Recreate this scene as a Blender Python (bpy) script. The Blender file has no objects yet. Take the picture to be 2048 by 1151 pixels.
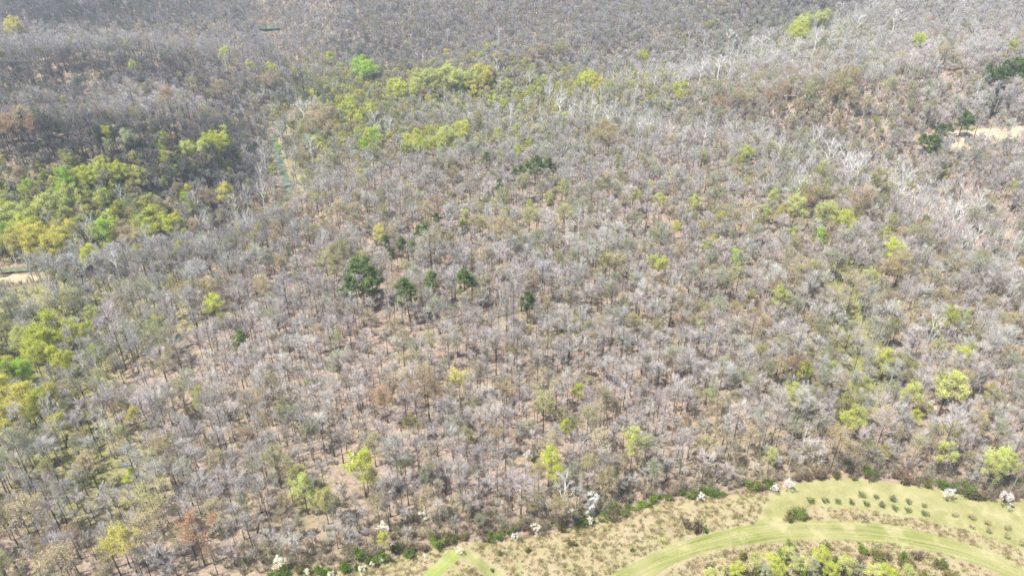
import bpy, math, random
import numpy as np
from mathutils import Vector, Matrix

# ------------------------------------------------------------------ camera, sky, sun, exposure
sc = bpy.context.scene
COL = sc.collection
ALT, PITCH, FPX = 170.0, math.radians(31.0), 1470.0      # photo focal length in px of the 2048 px wide picture
cam_d = bpy.data.cameras.new('camera'); cam = bpy.data.objects.new('camera', cam_d); COL.objects.link(cam)
cam_d.sensor_width = 36.0; cam_d.lens = 36.0 * FPX / 2048.0
cam_d.clip_start = 1.0; cam_d.clip_end = 8000.0
cam.location = (0, 0, ALT); cam.rotation_euler = (math.pi / 2 - PITCH, 0, 0)
sc.camera = cam

SUN_EL, SUN_DIR = math.radians(60), (-0.90, -0.43)        # sun stands left of and behind the camera
world = bpy.data.worlds.new('World'); sc.world = world; world.use_nodes = True
wn = world.node_tree; wn.nodes.clear()
sky = wn.nodes.new('ShaderNodeTexSky'); sky.sky_type = 'NISHITA'; sky.sun_disc = False
sky.sun_elevation = SUN_EL; sky.sun_rotation = math.atan2(SUN_DIR[0], SUN_DIR[1])
sky.air_density = 1.0; sky.dust_density = 1.5
bg = wn.nodes.new('ShaderNodeBackground'); bg.inputs['Strength'].default_value = 0.108
wo = wn.nodes.new('ShaderNodeOutputWorld')
wn.links.new(sky.outputs[0], bg.inputs[0]); wn.links.new(bg.outputs[0], wo.inputs[0])

sun_d = bpy.data.lights.new('sun', 'SUN'); sun_d.energy = 5.0; sun_d.angle = math.radians(0.55); sun_d.color = (1.0, 0.965, 0.915)
sun = bpy.data.objects.new('sun', sun_d); COL.objects.link(sun)
sl = math.hypot(*SUN_DIR)
sv = Vector((SUN_DIR[0] / sl * math.cos(SUN_EL), SUN_DIR[1] / sl * math.cos(SUN_EL), math.sin(SUN_EL)))
sun.rotation_euler = sv.to_track_quat('Z', 'Y').to_euler(); sun.location = (0, 0, 400)

sc.view_settings.view_transform = 'Standard'; sc.view_settings.look = 'None'
sc.view_settings.exposure = 1.1; sc.view_settings.gamma = 1.0; sc.view_settings.use_curve_mapping = False
sc.render.engine = 'CYCLES'
cy = sc.cycles
cy.max_bounces = 4; cy.diffuse_bounces = 2; cy.glossy_bounces = 2; cy.transmission_bounces = 2; cy.volume_bounces = 0
cy.transparent_max_bounces = 4; cy.use_adaptive_sampling = True; cy.adaptive_threshold = 0.03
cy.use_denoising = True; cy.denoiser = 'OPENIMAGEDENOISE'; cy.denoising_input_passes = 'RGB_ALBEDO_NORMAL'; cy.denoising_prefilter = 'NONE'; cy.caustics_reflective = False; cy.caustics_refractive = False

rng = np.random.default_rng(7)
random.seed(7)

# ------------------------------------------------------------------ photo pixel <-> place
CP, SP = math.cos(PITCH), math.sin(PITCH)
def ray(px, py):
    u = (np.asarray(px, float) - 1024.0) / FPX; v = -(np.asarray(py, float) - 575.5) / FPX
    return u, CP + v * SP, -SP + v * CP
def on_plane(px, py, z=0.0):
    dx, dy, dz = ray(px, py); t = (z - ALT) / dz
    return dx * t, dy * t
def to_pixel(x, y, z):
    zz = np.asarray(z, float) - ALT
    d = y * CP - zz * SP; up = y * SP + zz * CP
    d = np.maximum(d, 1e-3)
    return 1024 + FPX * x / d, 575.5 - FPX * up / d, d

def poly_world(pts):
    """[(px, py, z)] -> Nx3 world points"""
    out = []
    for px, py, z in pts:
        x, y = on_plane(px, py, z); out.append((float(x), float(y), z))
    return np.array(out)

def seg_dist(x, y, P, want=False):
    """distance to polyline P (Nx3), and the z interpolated along it"""
    best = np.full(np.shape(x), 1e9); bz = np.zeros(np.shape(x))
    for a, b in zip(P[:-1], P[1:]):
        d = b[:2] - a[:2]; L = max(float(d @ d), 1e-6)
        t = np.clip(((x - a[0]) * d[0] + (y - a[1]) * d[1]) / L, 0, 1)
        dist = np.hypot(x - a[0] - t * d[0], y - a[1] - t * d[1])
        m = dist < best
        best = np.where(m, dist, best); bz = np.where(m, a[2] + t * (b[2] - a[2]), bz)
    return best, bz
def sstep(a, b, v):
    t = np.clip((v - a) / (b - a), 0, 1); return t * t * (3 - 2 * t)

# value noise on the plane (numpy), several octaves
_NT = np.random.default_rng(99).random((256, 256))
def vnoise(x, y, s, k=0):
    X = np.asarray(x) / s + 37.3 * (k + 1); Y = np.asarray(y) / s + 11.7 * (k + 1)
    xi = np.floor(X).astype(int); yi = np.floor(Y).astype(int)
    fx = X - xi; fy = Y - yi; fx = fx * fx * (3 - 2 * fx); fy = fy * fy * (3 - 2 * fy)
    g = lambda i, j: _NT[(i + 17 * k) % 256, (j + 31 * k) % 256]
    return (g(xi, yi) * (1 - fx) + g(xi + 1, yi) * fx) * (1 - fy) + (g(xi, yi + 1) * (1 - fx) + g(xi + 1, yi + 1) * fx) * fy

# ------------------------------------------------------------------ terrain
EDGE = poly_world([(-500, 1380, 0), (200, 1215, 0), (450, 1160, 0), (590, 1140, 0), (700, 1130, 0), (800, 1108, 0), (880, 1084, 0), (990, 1075, 0), (1090, 1066, 0),
                   (1160, 1046, 0), (1240, 1018, 0), (1370, 992, 0), (1450, 986, 0), (1540, 968, 0), (1600, 962, 0), (1660, 952, 0), (1700, 952, 0),
                   (1780, 962, 0), (1860, 972, 0), (1930, 992, 0), (1990, 998, 0), (2048, 1000, 0), (2200, 1010, 0), (2500, 1030, 0)])
_o = np.argsort(EDGE[:, 0]); EDGE = EDGE[_o]
def edge_y(x): return np.interp(x, EDGE[:, 0], EDGE[:, 1])

FLOOR = -16.0
CREEK = poly_world([(-330, 590, FLOOR), (-60, 545, FLOOR), (110, 530, FLOOR), (260, 512, FLOOR), (400, 500, FLOOR), (500, 455, FLOOR), (560, 410, FLOOR), (579, 388, FLOOR), (572, 360, FLOOR), (562, 330, FLOOR), (556, 306, FLOOR),
                    (548, 275, FLOOR), (590, 235, FLOOR), (670, 203, FLOOR), (800, 208, FLOOR), (930, 236, FLOOR), (1050, 240, FLOOR), (1180, 240, FLOOR), (1330, 272, FLOOR), (1470, 296, FLOOR),
                    (1650, 345, FLOOR), (1760, 385, FLOOR), (1860, 432, FLOOR), (1960, 508, FLOOR), (2080, 590, FLOOR), (2300, 700, FLOOR)])
BRANCH = poly_world([(1050, 240, FLOOR), (1130, 190, FLOOR), (1300, 160, FLOOR), (1450, 140, FLOOR), (1580, 95, FLOOR), (1720, 45, FLOOR), (1900, -30, FLOOR)])
HEADW = poly_world([(670, 203, FLOOR), (640, 150, FLOOR), (560, 90, -10), (540, 55, -9), (450, 15, -8), (330, -20, -6)])
LOWER = poly_world([(-300, 950, -9), (-60, 880, -9), (60, 800, -9), (150, 725, -8), (190, 690, -4)])
GULLY = poly_world([(1740, 860, -3), (1715, 740, -4), (1700, 640, -4), (1680, 560, -1)])
RIDGES = [  # crest line with height, half width
    (poly_world([(-300, 308, 28), (0, 276, 30), (330, 240, 28), (520, 212, 14), (590, 206, -6)]), 56),
    (poly_world([(-400, 112, 46), (0, 102, 46), (300, 108, 38), (430, 134, 4)]), 62),
    (np.array([(-1100, 960, 85), (-760, 940, 85), (-480, 930, 72), (-360, 1050, 80)], float), 170),
    (np.array([(-215, 900, 42), (-110, 960, 66), (120, 1010, 78), (380, 1010, 80), (760, 1250, 85)], float), 215),
    (poly_world([(1230, 270, -8), (1340, 238, 2), (1480, 206, 16), (1740, 160, 31), (1900, 132, 39), (2150, 84, 50), (2600, 20, 62)]), 84),
    (poly_world([(1880, 325, 0), (2060, 290, 8), (2400, 265, 20)]), 75),
]
def height(x, y):
    x = np.asarray(x, float); y = np.asarray(y, float)
    base = 3.2 * (vnoise(x, y, 90, 1) - .5) + 1.6 * (vnoise(x, y, 38, 2) - .5)
    base = base + 3.0 * np.exp(-((x + 20) / 170) ** 2 - ((y - 280) / 130) ** 2)
    far = sstep(400, 520, y)
    h = base * (1 - far) + far * (-11 + 7 * (vnoise(x, y, 140, 3) - .3))
    for P, w in RIDGES:
        d, z = seg_dist(x, y, P)
        c0 = w * .22; k = np.exp(-(np.sqrt(d * d + c0 * c0) - c0) / (w * .62)) * (1 + .22 * (vnoise(x, y, 60, 5) - .5)); k = k * (1 - sstep(w * 1.5, w * 2.6, d))
        h = np.where(z > h, h + (z - h) * np.clip(k, 0, 1), h)
    for P, w0, w1 in ((CREEK, 9, 62), (BRANCH, 14, 75), (HEADW, 8, 60)):
        d, z = seg_dist(x, y, P)
        h = np.where(h > z, z + (h - z) * sstep(w0, w1, d), h)
    d, z = seg_dist(x, y, LOWER); h = h + (np.minimum(h, z) - h) * (1 - sstep(4, 38, d))
    d, z = seg_dist(x, y, GULLY); h = h + z * (1 - sstep(1.5, 22, d))
    dc, _ = seg_dist(x, y, CREEK); h = h - 1.6 * (1 - sstep(2.0, 5.5, dc))
    flat = 1 - sstep(edge_y(x) + 8, edge_y(x) + 34, y)
    return h * (1 - flat)

_HX = np.arange(-900, 901, 3.0); _HY = np.arange(30, 1600, 3.0)
_HG = height(*np.meshgrid(_HX, _HY))
def hfast(x, y):
    u = np.clip((np.asarray(x) + 900) / 3.0, 0, len(_HX) - 1.001); v = np.clip((np.asarray(y) - 30) / 3.0, 0, len(_HY) - 1.001)
    i = u.astype(int); j = v.astype(int); a = u - i; b = v - j
    return (_HG[j, i] * (1 - a) + _HG[j, i + 1] * a) * (1 - b) + (_HG[j + 1, i] * (1 - a) + _HG[j + 1, i + 1] * a) * b
def drop(px, py, up=0.0):
    """where the ray through a pixel meets the ground raised by `up` metres"""
    dx, dy, dz = (float(v) for v in ray(px, py))
    ts = np.arange(120, 1700, 1.0)
    g = ALT + dz * ts - (hfast(dx * ts, dy * ts) + up)
    i = int(np.argmax(g < 0))
    a, b = ts[max(i - 1, 0)], ts[i]; ga, gb = g[max(i - 1, 0)], g[i]
    if ga > gb: b = a + (b - a) * ga / (ga - gb)
    return dx * b, dy * b, float(hfast(dx * b, dy * b)), b * math.sqrt(dx * dx + dy * dy + dz * dz)

# ------------------------------------------------------------------ node helpers
def new_mat(name):
    m = bpy.data.materials.new(name); m.use_nodes = True; m.node_tree.nodes.clear(); return m, m.node_tree
def N(nt, t, **kw):
    n = nt.nodes.new(t)
    for k, v in kw.items():
        if k.startswith('i_'):
            n.inputs[k[2:].replace('_', ' ')].default_value = v
        else: setattr(n, k, v)
    return n
def ramp(nt, fac, stops):
    r = nt.nodes.new('ShaderNodeValToRGB'); e = r.color_ramp.elements
    while len(e) < len(stops): e.new(.5)
    for el, (p, c) in zip(e, stops): el.position = p; el.color = (*c, 1)
    nt.links.new(fac, r.inputs[0]); return r.outputs[0]
def mix(nt, fac, a, b, mode='MIX'):
    m = nt.nodes.new('ShaderNodeMix'); m.data_type = 'RGBA'; m.blend_type = mode
    for sock, v in ((m.inputs[0], fac), (m.inputs[6], a), (m.inputs[7], b)):
        if isinstance(v, bpy.types.NodeSocket): nt.links.new(v, sock)
        elif isinstance(v, (int, float)): sock.default_value = v
        else: sock.default_value = (*v, 1)
    return m.outputs[2]
def noise(nt, vec, scale, detail=4, rough=.6):
    n = N(nt, 'ShaderNodeTexNoise'); n.inputs['Scale'].default_value = scale; n.inputs['Detail'].default_value = detail; n.inputs['Roughness'].default_value = rough
    if vec is not None: nt.links.new(vec, n.inputs['Vector'])
    return n.outputs['Fac']
def out(nt, shader): o = nt.nodes.new('ShaderNodeOutputMaterial'); nt.links.new(shader, o.inputs['Surface'])
def diffuse(nt, col, bump=None):
    d = nt.nodes.new('ShaderNodeBsdfDiffuse'); nt.links.new(col, d.inputs['Color'])
    if bump is not None: nt.links.new(bump, d.inputs['Normal'])
    return d.outputs[0]
def bump(nt, h, dist=.2, strength=.8):
    b = nt.nodes.new('ShaderNodeBump'); b.inputs['Distance'].default_value = dist; b.inputs['Strength'].default_value = strength
    nt.links.new(h, b.inputs['Height']); return b.outputs[0]
def attr(nt, name, kind='GEOMETRY', o='Color'):
    a = nt.nodes.new('ShaderNodeAttribute'); a.attribute_type = kind; a.attribute_name = name; return a.outputs[o]

def tint_mat(name, prop, var, translucent=0.0):
    """plant material: colour comes with the single plant (property), a little noise inside it"""
    m, nt = new_mat(name)
    pos = N(nt, 'ShaderNodeNewGeometry')
    c = attr(nt, prop, 'INSTANCER')
    n = noise(nt, pos.outputs['Position'], 1.3, 2)
    g = N(nt, 'ShaderNodeMapRange'); nt.links.new(n, g.inputs[0])
    g.inputs[1].default_value = .25; g.inputs[2].default_value = .75; g.inputs[3].default_value = 1 - var; g.inputs[4].default_value = 1 + var
    vm = N(nt, 'ShaderNodeVectorMath', operation='SCALE'); nt.links.new(c, vm.inputs[0]); nt.links.new(g.outputs[0], vm.inputs['Scale'])
    d = N(nt, 'ShaderNodeBsdfDiffuse'); nt.links.new(vm.outputs[0], d.inputs['Color'])
    sh = d.outputs[0]
    if translucent:
        t = N(nt, 'ShaderNodeBsdfTranslucent'); nt.links.new(vm.outputs[0], t.inputs['Color'])
        mx = N(nt, 'ShaderNodeMixShader'); mx.inputs[0].default_value = translucent
        nt.links.new(sh, mx.inputs[1]); nt.links.new(t.outputs[0], mx.inputs[2]); sh = mx.outputs[0]
    out(nt, sh); return m
M_BARK = tint_mat('bark', 'bark', .25)
M_TWIG = tint_mat('twigs', 'twig', .18)
M_LEAF = tint_mat('leaves', 'leaf', .22, .46)
M_NEEDLE = tint_mat('needles', 'leaf', .3, .15)
M_PETAL = tint_mat('petals', 'leaf', .08, .3)

# ------------------------------------------------------------------ ground
def zone(px, py, blobs):
    w = np.zeros(np.shape(px))
    for cx, cy_, rx, ry, a in blobs:
        w = w + a * np.exp(-((px - cx) / rx) ** 2 - ((py - cy_) / ry) ** 2)
    return w
GRASSY = [(150, 960, 190, 130, .55), (120, 780, 130, 90, .5), (60, 640, 160, 60, .5), (220, 640, 200, 70, .5), (330, 560, 170, 50, .25), (950, 240, 330, 70, .7), (700, 220, 130, 80, .8), (140, 430, 190, 90, .9),
          (60, 740, 90, 100, .9), (1690, 650, 60, 110, .7), (1740, 730, 30, 90, 1.0), (1680, 545, 45, 30, .8), (620, 350, 40, 45, .8), (1600, 80, 260, 60, .5), (1180, 650, 220, 60, .3), (1620, 800, 120, 80, .4), (620, 1000, 60, 60, .4)]
SANDY = [(28, 556, 48, 8, 2.2), (1890, 296, 50, 8, 1.3), (1985, 268, 90, 7, 1.8), (2080, 262, 90, 9, 1.8), (600, 365, 8, 26, 1.0), (622, 388, 22, 6, .8), (1045, 238, 34, 5, 1.2), (1620, 945, 60, 14, .5), (1690, 600, 40, 14, .6), (1950, 290, 90, 9, .9), (2005, 135, 14, 4, 1.2)]
def ground_mesh():
    xs = np.concatenate([np.linspace(-3200, -900, 14, endpoint=False), np.arange(-900, 900, 4.0), np.linspace(900, 3200, 14)])
    ys = np.concatenate([np.linspace(-900, 60, 10, endpoint=False), np.arange(60, 420, 3.0), np.arange(420, 1320, 5.0), np.linspace(1320, 5200, 22)])
    X, Y = np.meshgrid(xs, ys); Z = height(X, Y)
    nx, ny = len(xs), len(ys)
    co = np.stack([X, Y, Z], -1).reshape(-1, 3)
    i = np.arange(ny - 1)[:, None] * nx + np.arange(nx - 1)[None]
    f = np.stack([i, i + 1, i + nx + 1, i + nx], -1).reshape(-1, 4)
    me = mesh_np('ground', co, f)
    px, py, d = to_pixel(co[:, 0], co[:, 1], co[:, 2])
    for nm, bl in (('grassy', GRASSY), ('sandy', SANDY)):
        a = me.attributes.new(nm, 'FLOAT', 'POINT'); a.data.foreach_set('value', np.clip(zone(px, py, bl), 0, 1.5).astype(np.float32))
    return me
def mesh_np(name, co, faces, mats=None, smooth=False):
    co = np.asarray(co, np.float32); faces = np.asarray(faces, np.int32)
    me = bpy.data.meshes.new(name); k = faces.shape[1]
    me.vertices.add(len(co)); me.vertices.foreach_set('co', co.ravel())
    me.loops.add(faces.size); me.loops.foreach_set('vertex_index', faces.ravel())
    me.polygons.add(len(faces)); me.polygons.foreach_set('loop_start', np.arange(0, faces.size, k, dtype=np.int32))
    if mats is not None: me.polygons.foreach_set('material_index', np.asarray(mats, np.int32))
    if smooth: me.polygons.foreach_set('use_smooth', np.ones(len(faces), bool))
    me.update(calc_edges=True); return me
def link(name, me, parent=None, **props):
    o = bpy.data.objects.new(name, me); COL.objects.link(o)
    if parent is not None: o.parent = parent
    for k, v in props.items(): o[k] = v
    return o

def ground_mat():
    m, nt = new_mat('leaf_litter'); p = N(nt, 'ShaderNodeNewGeometry').outputs['Position']
    big = noise(nt, p, .018, 4); mid = noise(nt, p, .11, 4); fine = noise(nt, p, .9, 5, .7); speck = noise(nt, p, 3.2, 3, .7)
    lit = ramp(nt, fine, [(.25, (.11, .085, .066)), (.5, (.22, .17, .132)), (.72, (.34, .27, .21))])
    lit2 = ramp(nt, fine, [(.25, (.135, .098, .075)), (.5, (.27, .20, .152)), (.75, (.40, .31, .24))])
    c = mix(nt, ramp(nt, mid, [(.38, (0, 0, 0)), (.62, (1, 1, 1))]), lit, lit2)
    tan = ramp(nt, fine, [(.3, (.18, .145, .09)), (.7, (.33, .275, .175))])
    c = mix(nt, ramp(nt, big, [(.46, (0, 0, 0)), (.66, (.75, .75, .75))]), c, tan)
    gr = ramp(nt, fine, [(.25, (.08, .09, .03)), (.5, (.18, .175, .07)), (.75, (.33, .29, .15))])
    ga = N(nt, 'ShaderNodeMath', operation='MULTIPLY_ADD'); nt.links.new(attr(nt, 'grassy', o='Fac'), ga.inputs[0]); ga.inputs[1].default_value = 1.1
    sub = N(nt, 'ShaderNodeMath', operation='SUBTRACT'); nt.links.new(mid, sub.inputs[0]); sub.inputs[1].default_value = .62; nt.links.new(sub.outputs[0], ga.inputs[2])
    c = mix(nt, ramp(nt, ga.outputs[0], [(.0, (0, 0, 0)), (.45, (1, 1, 1))]), c, gr)
    sa = N(nt, 'ShaderNodeMath', operation='MULTIPLY'); nt.links.new(attr(nt, 'sandy', o='Fac'), sa.inputs[0]); nt.links.new(mid, sa.inputs[1])
    sd = ramp(nt, fine, [(.25, (.27, .215, .135)), (.6, (.42, .35, .245))])
    c = mix(nt, ramp(nt, sa.outputs[0], [(.22, (0, 0, 0)), (.42, (1, 1, 1))]), c, sd)
    c = mix(nt, ramp(nt, speck, [(.56, (0, 0, 0)), (.7, (.55, .55, .55))]), c, (.13, .09, .07))
    out(nt, diffuse(nt, c, bump(nt, fine, .35))); return m
g = link('ground', ground_mesh(), kind='structure'); g.data.materials.append(ground_mat())

# meadow sheets -----------------------------------------------------
def grass_sheet_mat(name, stops, stops2, along=False, fleck=None):
    m, nt = new_mat(name)
    p = N(nt, 'ShaderNodeNewGeometry').outputs['Position']
    if along:
        uv = N(nt, 'ShaderNodeUVMap').outputs[0]
        mp = N(nt, 'ShaderNodeMapping'); nt.links.new(uv, mp.inputs[0]); mp.inputs['Scale'].default_value = (.03, 1.15, 1); stripe = noise(nt, mp.outputs[0], 1.0, 5, .65)
    else: stripe = noise(nt, p, .22, 4, .65)
    fine = noise(nt, p, 1.6, 5, .75); big = noise(nt, p, .06, 3)
    a = ramp(nt, stripe, stops); b = ramp(nt, fine, stops2)
    c = mix(nt, .32 if along else .5, a, b)
    c = mix(nt, ramp(nt, big, [(.40, (0, 0, 0)), (.65, (.5, .5, .5))]), c, stops[-1][1])
    pt = noise(nt, p, .13, 4, .7); c = mix(nt, ramp(nt, pt, [(.50, (0, 0, 0)), (.66, (.6, .6, .6))]), c, (.24, .25, .09) if fleck else (.37, .32, .18))
    if fleck:
        sp = noise(nt, p, 2.6, 2, .8)
        c = mix(nt, ramp(nt, sp, [(.56, (0, 0, 0)), (.68, (.7, .7, .7))]), c, fleck)
    out(nt, diffuse(nt, c, bump(nt, fine, .25))); return m
def K(c, k): return [(p, tuple(v * k for v in q)) for p, q in c]
M_DRY = grass_sheet_mat('dry_grass', K([(.3, (.20, .165, .08)), (.5, (.32, .265, .155)), (.7, (.40, .335, .21))], .88), K([(.3, (.17, .135, .07)), (.55, (.33, .275, .165)), (.75, (.46, .39, .265))], .88), fleck=(.15, .11, .065))
M_MOWN = grass_sheet_mat('mown_grass', K([(.34, (.12, .15, .035)), (.45, (.22, .24, .065)), (.55, (.30, .295, .11)), (.66, (.43, .38, .21))], .76), K([(.3, (.16, .18, .05)), (.6, (.27, .28, .10)), (.8, (.38, .365, .19))], .76), along=True)
M_LAWN = grass_sheet_mat('orchard_grass', K([(.35, (.20, .20, .06)), (.5, (.30, .285, .105)), (.68, (.42, .38, .20))], .76), K([(.3, (.18, .20, .065)), (.6, (.30, .295, .13)), (.8, (.42, .40, .235))], .76))
def flat_poly(name, pix, z, mat):
    pts = [on_plane(px, py, z) for px, py in pix]
    import bmesh
    bm = bmesh.new()
    f = bm.faces.new([bm.verts.new((float(x), float(y), z)) for x, y in pts])
    if f.calc_area() and f.normal.z < 0: bmesh.ops.reverse_faces(bm, faces=[f])
    bm.normal_update()
    if f.normal.z < 0: bmesh.ops.reverse_faces(bm, faces=[f])
    bmesh.ops.triangulate(bm, faces=bm.faces[:])
    me = bpy.data.meshes.new(name); bm.to_mesh(me); bm.free(); me.materials.append(mat)
    return link(name, me, kind='structure')
def smooth_line(pts, n=60):
    P = np.array(pts, float); t = np.linspace(0, len(P) - 1, n); o = []
    for u in t:
        i = min(int(u), len(P) - 2); f = u - i
        p0, p1, p2, p3 = P[max(i - 1, 0)], P[i], P[i + 1], P[min(i + 2, len(P) - 1)]
        o.append(.5 * ((2 * p1) + (-p0 + p2) * f + (2 * p0 - 5 * p1 + 4 * p2 - p3) * f * f + (-p0 + 3 * p1 - 3 * p2 + p3) * f ** 3))
    return np.array(o)
def strip(name, left, right, z, mat, n=220):
    A = smooth_line(left, n); B = smooth_line(right, n); A[:, 1] += rng.normal(0, .55, n); B[:, 1] += rng.normal(0, .55, n)
    A = np.stack(on_plane(A[:, 0], A[:, 1], z), -1); B = np.stack(on_plane(B[:, 0], B[:, 1], z), -1)
    k = 9; ts = np.linspace(0, 1, k)
    L = np.concatenate([[0], np.cumsum(np.linalg.norm(np.diff((A + B) / 2, axis=0), axis=1))])
    co = []; uv = []
    for i in range(n):
        for t in ts:
            q = A[i] * (1 - t) + B[i] * t
            co.append((q[0] + .0, q[1], z)); uv.append((L[i], t * np.linalg.norm(A[i] - B[i])))
    i = np.arange(n - 1)[:, None] * k + np.arange(k - 1)[None]
    f = np.stack([i, i + 1, i + k + 1, i + k], -1).reshape(-1, 4)
    me = mesh_np(name, co, f); ul = me.uv_layers.new(name='UVMap')
    vi = np.zeros(len(me.loops), np.int32); me.loops.foreach_get('vertex_index', vi)
    ul.data.foreach_set('uv', np.array(uv, np.float32)[vi].ravel())
    n0 = me.polygons[0].normal.z
    if n0 < 0: me.flip_normals()
    me.materials.append(mat); return link(name, me, kind='structure')

meadow_top = [(330, 1200), (450, 1166), (590, 1146), (700, 1134), (800, 1112), (880, 1088), (990, 1079), (1090, 1070), (1160, 1050), (1240, 1022), (1370, 996), (1450, 990), (1552, 984)]
flat_poly('dry_meadow_field', meadow_top + [(1640, 956), (1700, 954), (1860, 974), (1990, 1000), (2250, 1015), (2600, 1300), (2300, 1500), (900, 1500), (300, 1500)], .02, M_DRY)
flat_poly('orchard_lawn', [(1552, 984), (1600, 965), (1640, 957), (1700, 955), (1780, 965), (1860, 975), (1930, 994), (2048, 1003), (2250, 1018), (2400, 1200), (2200, 1150), (2048, 1100), (1960, 1068), (1860, 1042), (1740, 1020), (1620, 1011), (1585, 1014), (1572, 1030), (1560, 1045), (1508, 1047)], .028, M_LAWN)
strip('mown_path', [(1130, 1210), (1240, 1140), (1345, 1090), (1430, 1063), (1510, 1046), (1600, 1040), (1700, 1042), (1800, 1053), (1900, 1076), (1990, 1107), (2060, 1138), (2200, 1210)],
      [(1230, 1230), (1310, 1151), (1390, 1110), (1470, 1092), (1560, 1083), (1640, 1079), (1720, 1082), (1800, 1090), (1880, 1106), (1950, 1127), (2010, 1151), (2100, 1200)], .036, M_MOWN)
M_MOWN2 = grass_sheet_mat('young_mown_grass', [(.35, (.12, .17, .032)), (.5, (.19, .235, .055)), (.68, (.28, .29, .10))], [(.3, (.13, .17, .04)), (.6, (.22, .255, .075)), (.8, (.33, .33, .15))], along=True)
strip('narrow_mown_path', [(800, 1190), (843, 1151), (878, 1120), (900, 1100), (905, 1096)], [(850, 1190), (880, 1151), (915, 1122), (940, 1106), (946, 1103)], .036, M_MOWN2, 40)
strip('pale_mown_path', [(906, 1095), (930, 1097), (960, 1114), (1010, 1150), (1050, 1180)], [(920, 1118), (935, 1122), (955, 1136), (975, 1154), (1010, 1190)], .042, M_LAWN, 40)

# water -------------------------------------------------------------
def water_strip(name, P, w, z):
    S = smooth_line(P[:, :2], 120); T = np.gradient(S, axis=0); T /= np.linalg.norm(T, axis=1)[:, None]
    nrm = np.stack([-T[:, 1], T[:, 0]], -1)
    a = S + nrm * w; b = S - nrm * w
    co = np.concatenate([np.c_[a, np.full(len(a), z)], np.c_[b, np.full(len(b), z)]]); n = len(a)
    i = np.arange(n - 1); f = np.stack([i + n, i + n + 1, i + 1, i], -1)
    me = mesh_np(name, co, f)
    if me.polygons[0].normal.z < 0: me.flip_normals()
    m, nt = new_mat(name); p = N(nt, 'ShaderNodeNewGeometry').outputs['Position']
    b_ = N(nt, 'ShaderNodeBsdfPrincipled'); b_.inputs['Roughness'].default_value = .22; b_.inputs['IOR'].default_value = 1.33
    c = ramp(nt, noise(nt, p, .3, 3), [(.35, (.08, .10, .055)), (.65, (.17, .19, .12))]); nt.links.new(c, b_.inputs['Base Color'])
    nt.links.new(bump(nt, noise(nt, p, 2.5, 3), .05, .4), b_.inputs['Normal']); out(nt, b_.outputs[0])
    me.materials.append(m); return link(name, me, kind='structure')
water_strip('creek_water', CREEK, 2.6, FLOOR - .9)
wx, wy, wz, _ = drop(543, 57)
water_strip('stream_water', np.array([(wx - 15, wy - 2, 0), (wx, wy, 0), (wx + 14, wy + 5, 0)]), 14.0, wz + 2.2)

# ------------------------------------------------------------------ plant shapes
class Shape:
    """collects tubes (wood) and loose faces (twigs, leaves) as triangles"""
    def __init__(s): s.v = []; s.f = []; s.n = 0
    def add(s, v, f): s.v.append(np.asarray(v, float)); s.f.append(np.asarray(f, int) + s.n); s.n += len(v)
    def tube(s, pts, rad, k=5):
        pts = np.asarray(pts, float); n = len(pts); T = np.gradient(pts, axis=0); T /= np.linalg.norm(T, axis=1)[:, None] + 1e-9
        ref = np.array([1, 0, 0]) if abs(T[0][0]) < .8 else np.array([0, 1, 0])
        U = np.cross(T, ref); U /= np.linalg.norm(U, axis=1)[:, None] + 1e-9; W = np.cross(T, U)
        a = np.arange(k) * 2 * math.pi / k
        V = pts[:, None] + (U[:, None] * np.cos(a)[None, :, None] + W[:, None] * np.sin(a)[None, :, None]) * np.asarray(rad)[:, None, None]
        i = np.arange(n - 1)[:, None] * k + np.arange(k)[None]; j = np.arange(n - 1)[:, None] * k + (np.arange(k)[None] + 1) % k
        f = np.concatenate([np.stack([i, j, j + k], -1).reshape(-1, 3), np.stack([i, j + k, i + k], -1).reshape(-1, 3)])
        s.add(V.reshape(-1, 3), f)
    def blades(s, p, d, w, r):
        """tapering slivers from p along d"""
        q = r.normal(size=p.shape); side = np.cross(d, q); side /= np.linalg.norm(side, axis=1)[:, None] + 1e-9
        w = np.broadcast_to(np.asarray(w, float), (len(p),))[:, None]
        V = np.stack([p - side * w, p + side * w, p + d + side * w * .25], 1).reshape(-1, 3)
        s.add(V, np.arange(len(V)).reshape(-1, 3))
    def leaves(s, p, size, r, flat=0.0):
        n = len(p); a = r.normal(size=(n, 3)); a[:, 2] *= (1 - flat); a /= np.linalg.norm(a, axis=1)[:, None]
        b = np.cross(a, r.normal(size=(n, 3))); b /= np.linalg.norm(b, axis=1)[:, None]
        if flat: b[:, 2] *= (1 - flat)
        sz = (np.asarray(size) * r.uniform(.6, 1.3, n))[:, None]
        V = np.stack([p - a * sz - b * sz * .5, p + a * sz * .2 - b * sz * .8, p + a * sz + b * sz * .3, p - a * sz * .1 + b * sz * .8], 1).reshape(-1, 3)
        k = np.arange(n) * 4
        s.add(V, np.concatenate([np.stack([k, k + 1, k + 2], -1), np.stack([k, k + 2, k + 3], -1)]))
    def data(s):
        if not s.v: return np.zeros((0, 3)), np.zeros((0, 3), int)
        return np.concatenate(s.v), np.concatenate(s.f)

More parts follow.
